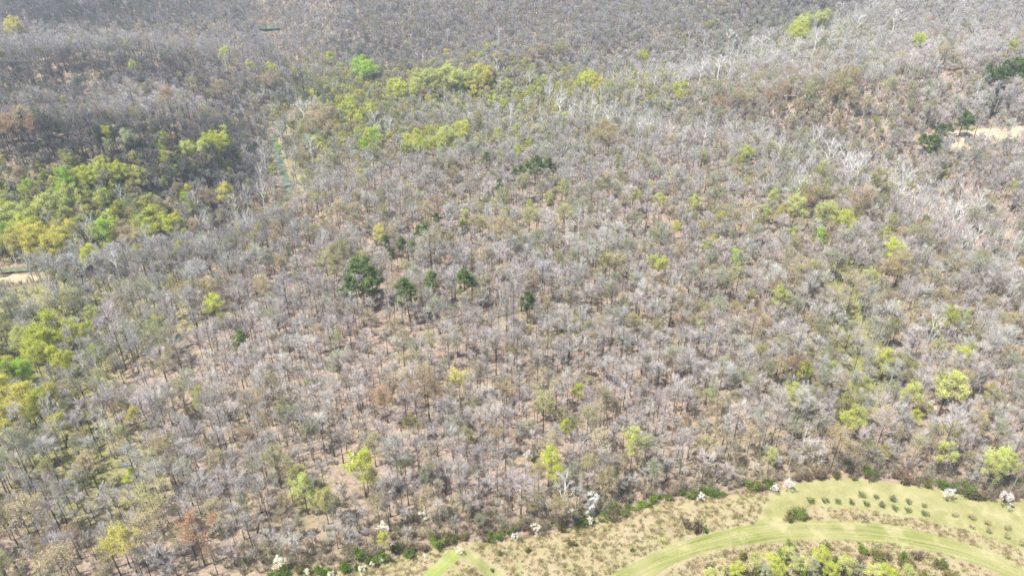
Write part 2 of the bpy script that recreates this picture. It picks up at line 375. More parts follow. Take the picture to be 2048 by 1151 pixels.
def skeleton(r, H, R, base, limbs, subs, lean=.03, trunk_r=.24, up=.6, ctr=.70, semi=.30, fork=False, thick=1.0):
    """trunk, limbs and side branches; returns wood shape and points/directions where twigs start"""
    wd = Shape(); top = H * .90
    z = np.linspace(0, top, 8); wob = np.cumsum(r.normal(0, lean * H / 12, (8, 2)), axis=0); wob[0] = 0
    tr = np.c_[wob[:, 0], wob[:, 1], z]
    rad = trunk_r * (1 - .80 * (z / top) ** 1.1); rad[0] *= 1.45
    wd.tube(tr, rad, 6)
    starts = []; az0 = r.uniform(0, 6.28)
    for i in range(limbs):
        t = base + (0.93 - base) * (i + r.uniform(-.3, .3)) / limbs; t = float(np.clip(t, base * .9, .94))
        p0 = np.array([np.interp(t * H, z, tr[:, 0]), np.interp(t * H, z, tr[:, 1]), min(t * H, top)])
        az = az0 + i * 2.4 + r.normal(0, .3); el = -.22 + 1.45 * (i + .5) / limbs + r.normal(0, .15)
        rr = R * r.uniform(.75, 1.1)
        end = np.array([math.cos(az) * math.cos(el) * rr, math.sin(az) * math.cos(el) * rr, H * ctr + math.sin(el) * H * semi * r.uniform(.85, 1.1)])
        end[:2] += tr[-2, :2] * .7
        if end[2] < p0[2] + .4: end[2] = p0[2] + r.uniform(.3, 1.2)
        mid = p0 * .5 + end * .5; mid[:2] = p0[:2] + (end[:2] - p0[:2]) * (.62 if up > .5 else .45); mid[2] = p0[2] + (end[2] - p0[2]) * (.40 if up > .5 else .6)
        mid += r.normal(0, .25, 3)
        u = np.linspace(0, 1, 6)[:, None]
        c = (1 - u) ** 2 * p0 + 2 * u * (1 - u) * mid + u ** 2 * end
        c[1:-1] += r.normal(0, .12, (4, 3))
        lr = trunk_r * .42 * (1.1 - t * .6) * thick
        wd.tube(c, lr * (1 - .82 * u[:, 0]), 4)
        L = np.linalg.norm(end - p0)
        for k in range(9): q = r.uniform(.45, 1); starts.append((c[min(int(q * 5), 4)] * (1 - (q * 5) % 1) + c[min(int(q * 5) + 1, 5)] * ((q * 5) % 1), (end - p0) / L))
        for k in range(subs):
            q = r.uniform(.28, .95); b0 = np.array([np.interp(q, u[:, 0], c[:, j]) for j in range(3)])
            dd = (end - p0) / L + r.normal(0, .62, 3); dd[2] += .35; dd /= np.linalg.norm(dd)
            bl = L * r.uniform(.22, .48) * (1.15 - .5 * q); b1 = b0 + dd * bl * .55 + r.normal(0, .08, 3); b2 = b0 + dd * bl + np.array([0, 0, .12 * bl])
            wd.tube([b0, b1, b2], np.array([lr * .38, lr * .26, lr * .12]), 3)
            for w in np.linspace(.25, 1, 6): starts.append((b0 * (1 - w) + b2 * w, dd))
    for w in np.linspace(.6, 1, 8): starts.append((np.array([np.interp(w * top, z, tr[:, 0]), np.interp(w * top, z, tr[:, 1]), w * top]), np.array([0, 0, 1.])))
    return wd, np.array([s[0] for s in starts]), np.array([s[1] for s in starts])

def twig_shape(r, P, D, n, length, width, s=None):
    s = s or Shape(); i = r.integers(0, len(P), n)
    d = D[i] * .9 + r.normal(0, .36, (n, 3)) + np.array([0, 0, .38]); d /= np.linalg.norm(d, axis=1)[:, None]
    d *= (length * r.uniform(.5, 1.25, n))[:, None]
    p = P[i] + r.normal(0, .12, (n, 3)); s.blades(p, d, width * r.uniform(.6, 1.3, n), r)
    j = r.integers(0, n, n)                                       # a second order of finer twigs
    q = p[j] + d[j] * r.uniform(.3, 1, n)[:, None]; e = d[j] * .8 + r.normal(0, .36, (n, 3)) * length
    e /= np.linalg.norm(e, axis=1)[:, None] + 1e-9; e *= (length * r.uniform(.35, .8, n))[:, None]
    s.blades(q, e, width * .62 * r.uniform(.6, 1.3, n), r)
    return s, np.concatenate([p + d * .8, q + e * .7])

PARTS = {}     # kind -> list of (wood mesh, crown mesh, joined mesh)
def finish(kind, wood, crown, crown_mats, fi=None, names=('trunk', 'crown')):
    wv, wf = wood.data(); cv, cf = crown.data()
    mi = np.zeros(len(cf), int) if fi is None else fi
    a = mesh_np(names[0], wv, wf, smooth=True); a.materials.append(M_BARK)
    b = mesh_np(names[1], cv, cf, mi)
    for m in crown_mats: b.materials.append(m)
    j = mesh_np(kind + '_whole', np.concatenate([wv, cv]), np.concatenate([wf, cf + len(wv)]), np.concatenate([np.zeros(len(wf), int), mi + 1]))
    for m in [M_BARK] + crown_mats: j.materials.append(m)
    PARTS.setdefault(kind, []).append((a, b, j))

def nf(shape): return sum(len(f) for f in shape.f)
def make_shapes():
    r = np.random.default_rng(21)
    for i in range(8):                                            # leafless hardwoods
        H = r.uniform(15.5, 18.5); R = r.uniform(2.9, 4.3)
        w, P, D = skeleton(r, H, R, r.uniform(.42, .56), int(r.integers(9, 13)), 5, up=.6 if i % 3 == 0 else .4, trunk_r=r.uniform(.17, .25), ctr=.72, semi=.28)
        t, _ = twig_shape(r, P, D, 1200, 1.6, .0165); finish('bare_tree', w, t, [M_TWIG])
    for i in range(3):                                            # slim close-grown poles
        H = r.uniform(16, 19); w, P, D = skeleton(r, H, r.uniform(1.7, 2.3), .55, 9, 4, trunk_r=.16, semi=.24, ctr=.76, up=.4)
        t, _ = twig_shape(r, P, D, 700, 1.3, .020); finish('bare_tree', w, t, [M_TWIG])
    for i in range(5):                                            # hardwoods with bursting buds
        H = r.uniform(14, 17); R = r.uniform(2.8, 4.0)
        w, P, D = skeleton(r, H, R, r.uniform(.36, .5), 11, 5, trunk_r=r.uniform(.16, .22))
        t, E = twig_shape(r, P, D, 850, 1.45, .020); n0 = nf(t)
        e = E[r.integers(0, len(E), 2600)] + r.normal(0, .22, (2600, 3)); t.leaves(e, .118, r)
        finish('budding_tree', w, t, [M_TWIG, M_LEAF], np.concatenate([np.zeros(n0, int), np.ones(nf(t) - n0, int)]))
    for i in range(5):                                            # young foliage
        H = r.uniform(13.5, 16.5); R = r.uniform(2.9, 3.8)
        w, P, D = skeleton(r, H, R, r.uniform(.30, .42), 11, 5, trunk_r=.18, ctr=.64, semi=.34)
        t, E = twig_shape(r, P, D, 500, 1.15, .03); n0 = nf(t)
        k = r.integers(0, len(E), 330); c = E[k]
        e = (c[:, None] + r.normal(0, .40, (330, 12, 3))).reshape(-1, 3); t.leaves(e, .115, r)
        e = E[r.integers(0, len(E), 1900)] + r.normal(0, .22, (1900, 3)); t.leaves(e, .11, r)
        finish('leafing_tree', w, t, [M_TWIG, M_LEAF], np.concatenate([np.zeros(n0, int), np.ones(nf(t) - n0, int)]))
    for i in range(4):                                            # sycamores: stout pale limbs, thin twigs
        H = r.uniform(17, 20); R = r.uniform(3.6, 5.0)
        w, P, D = skeleton(r, H, R, r.uniform(.22, .34), 10, 6, lean=.05, trunk_r=.30, thick=1.35, up=.4)
        t, _ = twig_shape(r, P, D, 420, 1.3, .034); finish('sycamore_tree', w, t, [M_TWIG])
    for i in range(4):                                            # pines: bare stem, clumped needles high up
        H = r.uniform(15, 17); w = Shape(); z = np.linspace(0, H * .97, 6); wob = np.cumsum(r.normal(0, .12, (6, 2)), axis=0); wob[0] = 0
        w.tube(np.c_[wob, z], .2 * (1 - .85 * z / H), 6); c = Shape(); pts = []
        for k in range(46):
            t = r.uniform(.42, 1.0) ** .85; az = r.uniform(0, 6.28); prof = math.sin(min(1, (1.04 - t) / .62) * math.pi * .62)
            rr = 3.3 * prof * r.uniform(.35, 1.0)
            p0 = np.array([np.interp(t * H * .95, z, wob[:, 0]), np.interp(t * H * .95, z, wob[:, 1]), t * H * .93]); p1 = p0 + np.array([math.cos(az) * rr, math.sin(az) * rr, .35 + .1 * rr])
            w.tube([p0, (p0 + p1) / 2 - [0, 0, .1], p1], [.05, .035, .015], 3)
            n = 52; d = r.normal(size=(n, 3)); d[:, 2] = d[:, 2] * .6 + .3; d /= np.linalg.norm(d, axis=1)[:, None]
            q = np.repeat(p1[None], n, 0) + r.normal(0, .3, (n, 3)); c.blades(q, d * (r.uniform(.45, .95, n))[:, None], .10, r)
        finish('pine_tree', w, c, [M_NEEDLE], names=('trunk', 'crown'))
    for i in range(2):                                            # a spruce-like slim conifer
        H = 15.0; w = Shape(); z = np.linspace(0, H, 4); w.tube(np.c_[z * 0, z * 0, z], .2 * (1 - .95 * z / H), 5); c = Shape()
        for k in range(90):
            t = r.uniform(.1, 1); az = r.uniform(0, 6.28); rr = 2.3 * (1.02 - t) * r.uniform(.5, 1) + .1; n = 24
            q = np.array([math.cos(az), math.sin(az), 0]) * rr * r.uniform(.2, 1, (n, 1)) + np.array([0, 0, t * H * .98]) + r.normal(0, .16, (n, 3))
            d = np.array([math.cos(az), math.sin(az), -.25]) + r.normal(0, .5, (n, 3)); c.blades(q, d * .55, .08, r)
        finish('spruce_tree', w, c, [M_NEEDLE])
    for i in range(3):                                            # flowering small trees, blossom in flat tiers
        H = r.uniform(6.5, 8); w, P, D = skeleton(r, H, 2.7, .28, 9, 5, trunk_r=.1, lean=.06, ctr=.62, semi=.34)
        t, E = twig_shape(r, P, D, 260, .8, .022); n0 = nf(t); k = r.integers(0, len(E), 120)
        e = (E[k][:, None] + r.normal(0, 1, (120, 12, 3)) * [.32, .32, .10]).reshape(-1, 3); t.leaves(e, .12, r, .5)
        finish('blossoming_tree', w, t, [M_TWIG, M_PETAL], np.concatenate([np.zeros(n0, int), np.ones(nf(t) - n0, int)]))
    for i in range(4):                                            # leafy bushes
        w = Shape(); P = []; D = []
        for k in range(12):
            az = r.uniform(0, 6.28); tip = np.array([math.cos(az) * r.uniform(.3, 1.4), math.sin(az) * r.uniform(.3, 1.4), r.uniform(1.2, 2.4)])
            w.tube([[0, 0, 0], tip * .5 + r.normal(0, .1, 3), tip], [.05, .03, .012], 3)
            for u in np.linspace(.3, 1, 6): P.append(tip * u); D.append(tip / np.linalg.norm(tip))
        P = np.array(P); D = np.array(D); t, E = twig_shape(r, P, D, 160, .6, .02); n0 = nf(t)
        e = E[r.integers(0, len(E), 700)] + r.normal(0, .2, (700, 3)); e[:, 2] = np.abs(e[:, 2]); t.leaves(e, .13, r)
        finish('leafy_bush', w, t, [M_TWIG, M_LEAF], np.concatenate([np.zeros(n0, int), np.ones(nf(t) - n0, int)]), ('stem', 'foliage'))
    for i in range(4):                                            # bare understorey brush
        w = Shape(); P = []; D = []
        for k in range(9):
            az = r.uniform(0, 6.28); tip = np.array([math.cos(az) * r.uniform(.2, 1.3), math.sin(az) * r.uniform(.2, 1.3), r.uniform(1.2, 3.4)])
            w.tube([[0, 0, 0], tip * .5 + r.normal(0, .12, 3), tip], [.04, .03, .012], 3)
            for u in np.linspace(.25, 1, 6): P.append(tip * u); D.append(tip / np.linalg.norm(tip))
        P = np.array(P); D = np.array(D); t, E = twig_shape(r, P, D, 130, .8, .022); n0 = nf(t)
        e = E[r.integers(0, len(E), 170)] + r.normal(0, .2, (170, 3)); t.leaves(e, .08, r)
        finish('brush', w, t, [M_TWIG, M_LEAF], np.concatenate([np.zeros(n0, int), np.ones(nf(t) - n0, int)]), ('stem', 'foliage'))
    for i in range(4):                                            # planted orchard saplings
        w = Shape(); w.tube([[0, 0, 0], [.03, 0, .5], [0, .04, 1.0]], [.06, .05, .035], 5); P = []; D = []
        for k in range(9):
            az = k * .7 + r.uniform(-.2, .2); tip = np.array([math.cos(az) * r.uniform(.6, 1.2), math.sin(az) * r.uniform(.6, 1.2), r.uniform(1.5, 2.4)]); p0 = np.array([0, 0, r.uniform(.5, .95)])
            w.tube([p0, (p0 + tip) / 2 - [0, 0, .1], tip], [.035, .025, .01], 3)
            for u in np.linspace(.4, 1, 5): P.append(p0 * (1 - u) + tip * u); D.append((tip - p0) / np.linalg.norm(tip - p0))
        P = np.array(P); D = np.array(D); t, E = twig_shape(r, P, D, 90, .4, .014); n0 = nf(t)
        e = E[r.integers(0, len(E), 620)] + r.normal(0, .13, (620, 3)); t.leaves(e, .085, r)
        finish('orchard_sapling', w, t, [M_TWIG, M_LEAF], np.concatenate([np.zeros(n0, int), np.ones(nf(t) - n0, int)]))
    for i in range(3):                                            # dry grass tussocks
        s = Shape(); n = 34; p = np.c_[r.normal(0, .22, (n, 2)), np.zeros(n)]; d = np.c_[r.normal(0, .22, (n, 2)), r.uniform(.25, .7, n)]; s.blades(p, d, .035, r)
        v, f = s.data(); j = mesh_np('tussock', v, f); j.materials.append(M_LEAF); PARTS.setdefault('tussock', []).append((None, None, j))
make_shapes()

# ------------------------------------------------------------------ who grows where
def jit(c, r, s=.08):
    c = np.array(c, float); k = 1 + r.normal(0, s); return tuple(float(v) for v in np.clip(c * k * (1 + r.normal(0, s * .18, 3)), .01, .95))
TREES = []   # dicts: kind, x, y, z, scale(h,w), rot, colours, words
def place_pixel(kind, px, py, wpx, leaf, word, frac=.62, crown0=7.0, h0=15.0, tall=1.0, **kw):
    """a tree whose crown centre shows at (px, py) and whose crown is wpx photo pixels wide"""
    x, y, z, d = drop(px, py, 8.0)
    wm = wpx * d / FPX; hgt = float(np.clip(wm * 1.9, 6, 19)) * tall
    for _ in range(3): x, y, z, d = drop(px, py, hgt * frac); wm = wpx * d / FPX; hgt = float(np.clip(wm * 1.55 + 4.0, 5.5, 20)) * tall
    if wm > 10.5 and kind in ('leafing_tree', 'pine_tree', 'budding_tree') and not kw.get('lone'):     # as wide as this it is a clump of several trees
        k = 3 if wm < 15 else 5; g = np.random.default_rng(int(px * 7 + py)); a0 = g.uniform(0, 6.28)
        for q in range(k):
            a = a0 + 6.28 * q / k + g.normal(0, .3)
            place_pixel(kind, px + math.cos(a) * wpx * .30, py + math.sin(a) * wpx * .17, wpx * g.uniform(.42, .62), leaf, word, frac, crown0, h0, tall * 1.1, lone=True)
        return
    t = dict(kind=kind, x=x, y=y, z=z, sw=wm / crown0, sh=hgt / h0, leaf=leaf, word=word, special=True); t.update(kw); TREES.append(t); return t
LIME = (.57, .60, .11); BRIGHT = (.42, .59, .08); PALE = (.56, .59, .20); YELLOW = (.63, .58, .14); OLIVE = (.44, .42, .16); TAN = (.52, .43, .24); ORANGE = (.50, .335, .18); OROL = (.45, .36, .16)
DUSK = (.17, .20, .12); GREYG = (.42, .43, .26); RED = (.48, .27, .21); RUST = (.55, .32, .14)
WORDS = {LIME: 'lime green', BRIGHT: 'bright fresh green', PALE: 'pale yellow-green', YELLOW: 'golden yellow-green', OLIVE: 'olive green', TAN: 'tan', ORANGE: 'dull orange', RUST: 'rusty orange', OROL: 'orange-olive', GREYG: 'greyish green', DUSK: 'dusky green', RED: 'reddish'}
LEAFY = [
 (608,985,42,PALE),(725,943,55,LIME),(1098,932,40,LIME),(1114,957,32,LIME),(1133,855,24,LIME),(1265,897,45,PALE),(1996,938,60,PALE),(1583,800,34,PALE),(1898,775,50,PALE),(1765,730,34,LIME),
 (1608,748,24,LIME),(1472,525,26,BRIGHT),(1783,510,32,LIME),(1692,443,36,LIME),(1648,438,34,PALE),(1637,481,24,BRIGHT),(1558,605,34,PALE),(1591,422,32,PALE),(1604,440,18,PALE),(1322,540,24,LIME),
 (1306,530,20,PALE),(1270,398,20,LIME),(1320,400,22,PALE),(1391,406,24,PALE),(1545,402,20,PALE),(818,855,26,OLIVE),(1156,788,22,LIME),(430,622,32,LIME),(313,656,24,LIME),(402,808,34,OLIVE),
 (269,838,22,YELLOW),(266,960,24,LIME),(591,953,36,OLIVE),(650,1010,36,OLIVE),(767,1085,20,LIME),(60,490,68,YELLOW),(40,448,56,PALE),(112,497,52,YELLOW),(146,478,46,YELLOW),(210,472,34,BRIGHT),
 (182,522,30,LIME),(300,468,42,LIME),(338,455,36,LIME),(302,440,26,LIME),(12,432,44,LIME),(4,474,30,BRIGHT),(372,405,17,BRIGHT),(452,398,32,YELLOW),(430,295,46,LIME),(400,302,30,PALE),
 (375,307,24,PALE),(205,345,44,LIME),(168,356,40,LIME),(132,370,42,BRIGHT),(242,352,40,LIME),(271,352,18,LIME),(150,398,40,PALE),(128,416,40,PALE),(95,420,32,PALE),(66,470,50,LIME),
 (728,142,44,BRIGHT),(1192,174,30,YELLOW),(1172,165,38,LIME),(790,186,40,LIME),(842,168,38,PALE),(872,163,34,PALE),(905,160,44,PALE),(945,164,36,PALE),(965,158,40,YELLOW),(880,180,28,OLIVE),(1010,180,26,PALE),(740,290,44,BRIGHT),
 (828,288,44,LIME),(868,288,34,LIME),(924,270,30,LIME),(893,270,30,PALE),(696,222,36,LIME),(712,236,30,LIME),(618,281,18,BRIGHT),(558,301,11,BRIGHT),(1360,186,30,LIME),(1600,70,42,LIME),
 (1606,48,38,PALE),(1645,42,30,PALE),(1838,84,24,LIME),(1876,102,12,BRIGHT),(2022,100,14,LIME),(1286,116,24,LIME),(1080,170,28,PALE),(660,122,18,LIME),(540,138,20,LIME),(500,138,16,PALE),(450,110,24,PALE),
 (30,60,30,YELLOW),(1005,213,14,LIME),(38,748,48,BRIGHT),(72,716,52,LIME),(112,690,46,LIME),(98,664,44,LIME),(146,672,32,LIME),(122,724,50,LIME),(58,682,52,PALE),(18,822,54,YELLOW),
 (8,790,40,YELLOW),(54,806,40,YELLOW),(4,850,44,YELLOW),(20,756,30,OLIVE),(188,640,26,PALE),(1770,470,20,PALE),(1880,690,18,LIME),(1820,800,34,PALE),(1710,845,34,PALE),(1830,835,20,LIME),(1608,690,18,PALE),
 (1865,655,16,LIME),(1795,616,16,LIME),(1940,700,22,PALE),(1885,915,30,PALE),(1700,840,30,LIME),(1765,905,22,OLIVE),(1690,815,28,OLIVE),(1400,660,18,LIME),(1540,920,20,PALE),
 
 (930,440,20,PALE),(965,455,20,PALE),(760,475,26,YELLOW),(1098,395,16,PALE),(1125,380,20,PALE),(1060,418,16,LIME),(1440,445,22,YELLOW),(1350,455,20,YELLOW),(1500,600,20,OLIVE),(1420,790,20,PALE),(940,170,20,YELLOW)]
SCRUB = [(1545,1128,26,LIME),(1475,1144,24,LIME),(1640,1114,26,LIME),(1690,1132,26,PALE),(1600,1128,24,PALE),(1510,1128,24,PALE),(1575,1110,20,PALE),(1775,1144,26,LIME),(1745,1150,24,PALE),(1560,1148,22,LIME),(1815,1148,20,PALE),(1420,1152,22,PALE),(1625,1138,20,GREYG),(1660,1142,22,LIME),(1530,1146,20,GREYG),(1720,1140,18,GREYG)]
for px, py, w, c in SCRUB: place_pixel('leafing_tree', px, py, w, c, WORDS[c], .62, 6.0, 15, tall=.72)
for px, py, w, c in LEAFY: place_pixel('leafing_tree', px, py, w, c, WORDS[c], .62, 6.5, 15)
BUDS = [(848,762,50,TAN),(918,768,38,YELLOW),(1088,812,54,OLIVE),(370,592,40,OROL),(420,583,34,TAN),(525,575,36,TAN),(309,1015,58,OLIVE),(240,1095,72,YELLOW),(393,1075,56,RUST),(260,480,52,TAN),
 (590,232,30,TAN),(640,238,54,TAN),(665,262,36,TAN),(1208,276,56,OROL),(770,800,44,ORANGE),(675,430,34,TAN),(602,402,40,TAN),(640,398,40,OLIVE),(704,432,30,TAN),(1014,470,44,OROL),
 (1060,440,40,OLIVE),(1500,428,48,TAN),(1440,442,42,OLIVE),(1675,892,46,OROL),(1768,850,38,TAN),(794,513,13,RED),(882,426,16,RED),(1615,398,46,OROL),(1640,392,40,OLIVE),(1720,410,36,ORANGE),
 (1735,400,30,TAN),(1778,548,46,OROL),(1802,530,36,OROL),(1806,476,26,ORANGE),(2042,540,40,OROL),(1702,158,38,OROL),(1688,176,32,OLIVE),(1622,186,30,OLIVE),(1642,214,28,OLIVE),(1668,190,34,OROL),(1602,220,28,OROL),
 (1570,182,30,ORANGE),(1500,205,30,TAN),(1540,195,28,ORANGE),(1470,200,30,OROL),(1440,208,28,ORANGE),(1780,176,22,OLIVE),(1885,110,30,TAN),(1466,560,42,OLIVE),(850,1000,40,TAN),(300,1060,50,TAN),(1220,535,40,OLIVE),
 (1130,430,34,OLIVE),(1240,530,30,TAN),(850,430,34,TAN),(990,460,30,TAN),(1340,430,26,TAN),(1210,365,24,TAN),(45,240,30,TAN),(15,260,40,ORANGE),(70,255,36,ORANGE),(335,200,26,ORANGE),(385,175,22,OLIVE),(440,180,24,OROL),
 (540,165,30,TAN),(1345,285,26,TAN),(1085,105,24,OROL),(995,120,22,OROL),(1120,100,30,OLIVE),(1060,110,24,ORANGE),(860,690,30,OLIVE),(1510,640,30,OROL),(1470,620,26,OROL),(1850,640,26,ORANGE),(1500,880,30,TAN),(1400,890,28,TAN),(1120,1020,40,OROL),(735,965,40,OLIVE),
 (180,935,36,TAN),(60,1030,50,TAN),(120,1130,60,TAN),(430,930,40,TAN),(530,800,36,TAN),(310,900,30,TAN),(560,530,28,TAN),(1880,600,26,OROL),(1930,760,30,TAN),(1950,850,34,TAN),(1560,740,30,TAN),(1620,650,26,OROL),(2030,650,30,TAN)]
for px, py, w, c in BUDS: place_pixel('budding_tree', px, py, w, c, WORDS[c], .64, 6.6, 15.5)
WHITE = (.80, .78, .75); CREAM = (.84, .80, .62); PINKW = (.84, .74, .72)
FLOWERS = [(1186,988,30,WHITE),(1180,1003,24,WHITE),(1143,1010,13,WHITE),(1216,1008,11,WHITE),(1182,1028,15,CREAM),(1073,1045,20,CREAM),(1030,1062,15,WHITE),(848,1015,24,CREAM),(764,1042,24,CREAM),(783,1080,11,WHITE),(762,1106,11,WHITE),
 (875,958,20,CREAM),(1057,898,20,WHITE),(800,935,15,CREAM),(772,948,12,CREAM),(1906,975,21,WHITE),(2018,985,22,WHITE),(1580,958,19,WHITE),(1552,966,14,WHITE),(1405,982,14,WHITE),(722,1128,16,CREAM),(742,1116,12,CREAM),(555,1115,24,CREAM),
 (610,1132,14,CREAM),(430,1040,28,CREAM),(585,867,10,WHITE),(1275,437,32,WHITE),(942,460,15,WHITE),(1535,459,18,PINKW),(1571,489,16,CREAM),(1592,512,14,PINKW),(1663,527,22,CREAM),(1492,505,18,CREAM),(1675,612,24,WHITE),(1686,620,18,WHITE),(1697,713,18,WHITE),(1776,664,18,CREAM),
 (1865,800,22,CREAM),(1650,912,12,WHITE),(918,1088,14,CREAM),(192,246,9,WHITE),(115,227,7,CREAM),(94,222,6,CREAM),(258,231,6,WHITE),(273,231,7,WHITE),(423,187,6,WHITE),(448,187,5,WHITE),(555,182,12,WHITE),(505,175,5,CREAM),(35,310,10,CREAM),(28,330,8,WHITE),
 (1902,165,6,WHITE),(1925,160,5,CREAM),(1975,105,9,WHITE),(848,1098,8,WHITE),(285,280,6,CREAM),(660,1138,14,CREAM),(1690,712,12,WHITE),(1500,512,12,CREAM)]
for px, py, w, c in FLOWERS:
    place_pixel('blossoming_tree', px, py, w, c, 'white' if c is WHITE else 'cream' if c is CREAM else 'pinkish white', .6, 6.0, 7.2)
    t = TREES[-1]; t['sh'] = t['sw'] * 1.15 if t['sw'] < 1.3 else 1.3
PINE = (.115, .16, .05); PINE2 = (.15, .20, .06)
PINES = [(712,536,36),(745,548,34),(728,528,22),(734,572,28),(702,572,34),(816,582,40),(862,565,30),(928,563,36),(1055,600,28),(838,462,18),(853,465,20),(876,440,18),(925,455,22),(800,490,20),(770,482,18),(824,495,20),(780,506,18),(866,480,16),(1055,336,20),(1078,330,26),(1096,328,22),(1030,346,15),
 (1042,340,14),(998,370,17),(972,315,14),(898,340,12),(1215,365,15),(480,676,22),(1882,264,24),(1862,280,22),(1846,282,20),(1900,260,18),(1930,236,26),(1942,246,24),(2012,140,42),(1984,146,34),(2040,130,40),(1872,288,26),(1995,150,26),(2046,150,30),(1600,225,12),(1620,200,14)]
for k, (px, py, w) in enumerate(PINES): place_pixel('pine_tree', px, py, w * (1.1 if px < 1500 else .85), PINE if k % 3 else PINE2, 'dark green', .72, 5.2, 16, tall=1.15)
for px, py, w in ((1986, 205, 18),): place_pixel('spruce_tree', px, py, w, (.05, .085, .04), 'dark green', .5, 4.4, 15, tall=1.25)
SYC = [(1128,985,52),(935,245,32),(1000,172,26),(1060,160,28),(1440,132,38),(1402,142,38),(1458,146,30),(1120,205,38),(1160,222,30),(1190,226,30),(1215,236,28),(1250,245,34),(1280,256,28),(1340,266,26),(1410,270,36),(1470,262,26),(1660,308,46),(1690,328,46),(1720,336,40),(1702,346,36),(1780,382,32),(1800,392,36),
 (1832,402,34),(1846,412,32),(1862,418,32),(1890,432,36),(1905,440,46),(1918,436,36),(1950,482,40),(560,262,32),(577,247,38),(622,300,38),(608,226,46),(628,216,36),(524,386,32),(527,310,26),(240,390,26),(165,436,22),(100,444,26),(226,514,38),(176,474,34),(166,730,26),(52,662,30),(1525,85,34),(1540,70,30),(1460,76,30),(1590,96,30),(1632,80,30),
 (1715,50,32),(1680,22,28),(1740,12,28),(1790,42,28),(1660,76,28),(1505,95,26),(1380,150,30),(1360,160,26),(1310,160,26),(750,250,30),(780,262,28),(700,300,28),(660,330,26),(1100,190,26),(1020,235,26),(1230,215,26),(1300,258,26),(1560,300,26),(1620,318,28),(1520,1130,16),(1590,1120,16),(1930,480,34),(1870,560,26),(1850,590,26),(1000,600,26),(775,590,22)]
for px, py, w in SYC: place_pixel('sycamore_tree', px, py, w, (.5, .5, .4), 'white', .6, 8.6, 18)
place_pixel('bare_tree', 605, 165, 50, (.2, .2, .2), 'nearly black', .6, 7.6, 17, dark=True)

# generic wood ------------------------------------------------------
r = np.random.default_rng(5)
gx, gy = [], []
y = 108.0
while y < 1120:
    s = 3.95 if y < 320 else 4.4 if y < 700 else 5.0
    half = (y * CP + ALT * SP) * .735 + 45
    xs = np.arange(-half, half, s); gx.append(xs + r.uniform(-.48, .48, len(xs)) * s); gy.append(np.full(len(xs), y) + r.uniform(-.48, .48, len(xs)) * s); y += s * .95
gx = np.concatenate(gx); gy = np.concatenate(gy)
ex = r.uniform(-760, 760, 85000); ey = r.uniform(320, 1120, 85000)
steep = (hfast(ex, ey + 6) - hfast(ex, ey - 6)) / 12
m_ = (r.random(85000) < np.clip(steep * 4.5 - .05, 0, 1)) & (np.abs(ex) < (ey * CP + ALT * SP) * .735 + 45)
gx = np.concatenate([gx, ex[m_]]); gy = np.concatenate([gy, ey[m_]])
gz = height(gx, gy)
px, py, dep = to_pixel(gx, gy, gz)
_, pyc, _ = to_pixel(gx, gy, gz + 9)
keep = gy > edge_y(gx) + 2.2
dc, _ = seg_dist(gx, gy, CREEK); keep &= dc > 4.2
dg_, _ = seg_dist(gx, gy, GULLY); keep &= (dg_ > 3.0) | (r.random(len(gx)) < .3)
keep &= r.random(len(gx)) > zone(px, py, SANDY + [(543, 57, 24, 4, 1.5)]) * 1.1
keep &= ~((px > 1850) & (py > 262) & (py < 305 + (px - 1850) * .02) & (py > 300 - (px - 1850) * .22) & (r.random(len(gx)) < .75))
keep &= ~((np.abs(px - 572) < 15) & (pyc > 330) & (pyc < 402) & (r.random(len(gx)) < .85)) & ~((px < 105) & (px > -60) & (pyc > 532) & (pyc < 590) & (r.random(len(gx)) < .96)) & ~((np.abs(px - 543) < 22) & (pyc > 50) & (pyc < 68) & (r.random(len(gx)) < .8))
thin = vnoise(gx, gy, 22, 4) + .35 * (r.random(len(gx)) - .5); keep &= thin > zone(px, py, [(740, 640, 220, 60, .34), (1250, 690, 160, 50, .36), (400, 900, 400, 150, .30), (900, 960, 300, 90, .30), (1300, 650, 120, 60, .2), (200, 620, 300, 60, .2)])
sp = np.array([(t['x'], t['y'], t['sw'] * 3.0) for t in TREES if t['kind'] not in ('blossoming_tree',)])
for sx, sy, sr in sp:
    keep &= np.hypot(gx - sx, gy - sy) > min(sr, 5.0) * .8
for t in TREES:
    q = to_pixel(t['x'], t['y'], t['z'] + {'blossoming_tree': 4.5, 'pine_tree': 11.5}.get(t['kind'], 9.5) * t['sh']); w_ = t['sw'] * 6.6 * FPX / q[2]; rg = 2.8 * FPX / dep
    if t['kind'] == 'blossoming_tree': w_ *= .85
    keep &= ~((dep < q[2] + 2) & (np.abs(px - q[0]) < .42 * w_ + .45 * rg) & (pyc - q[1] > -.3 * w_) & (pyc - q[1] < .45 * w_ + .8 * rg) & (r.random(len(gx)) < (.93 if q[2] < 420 else .55)))
gx, gy, gz, px, pyc, dep = (a[keep] for a in (gx, gy, gz, px, pyc, dep)); n = len(gx)
dc, _ = seg_dist(gx, gy, CREEK); db, _ = seg_dist(gx, gy, BRANCH); dcr = np.minimum(dc, db); dg_, _ = seg_dist(gx, gy, GULLY)
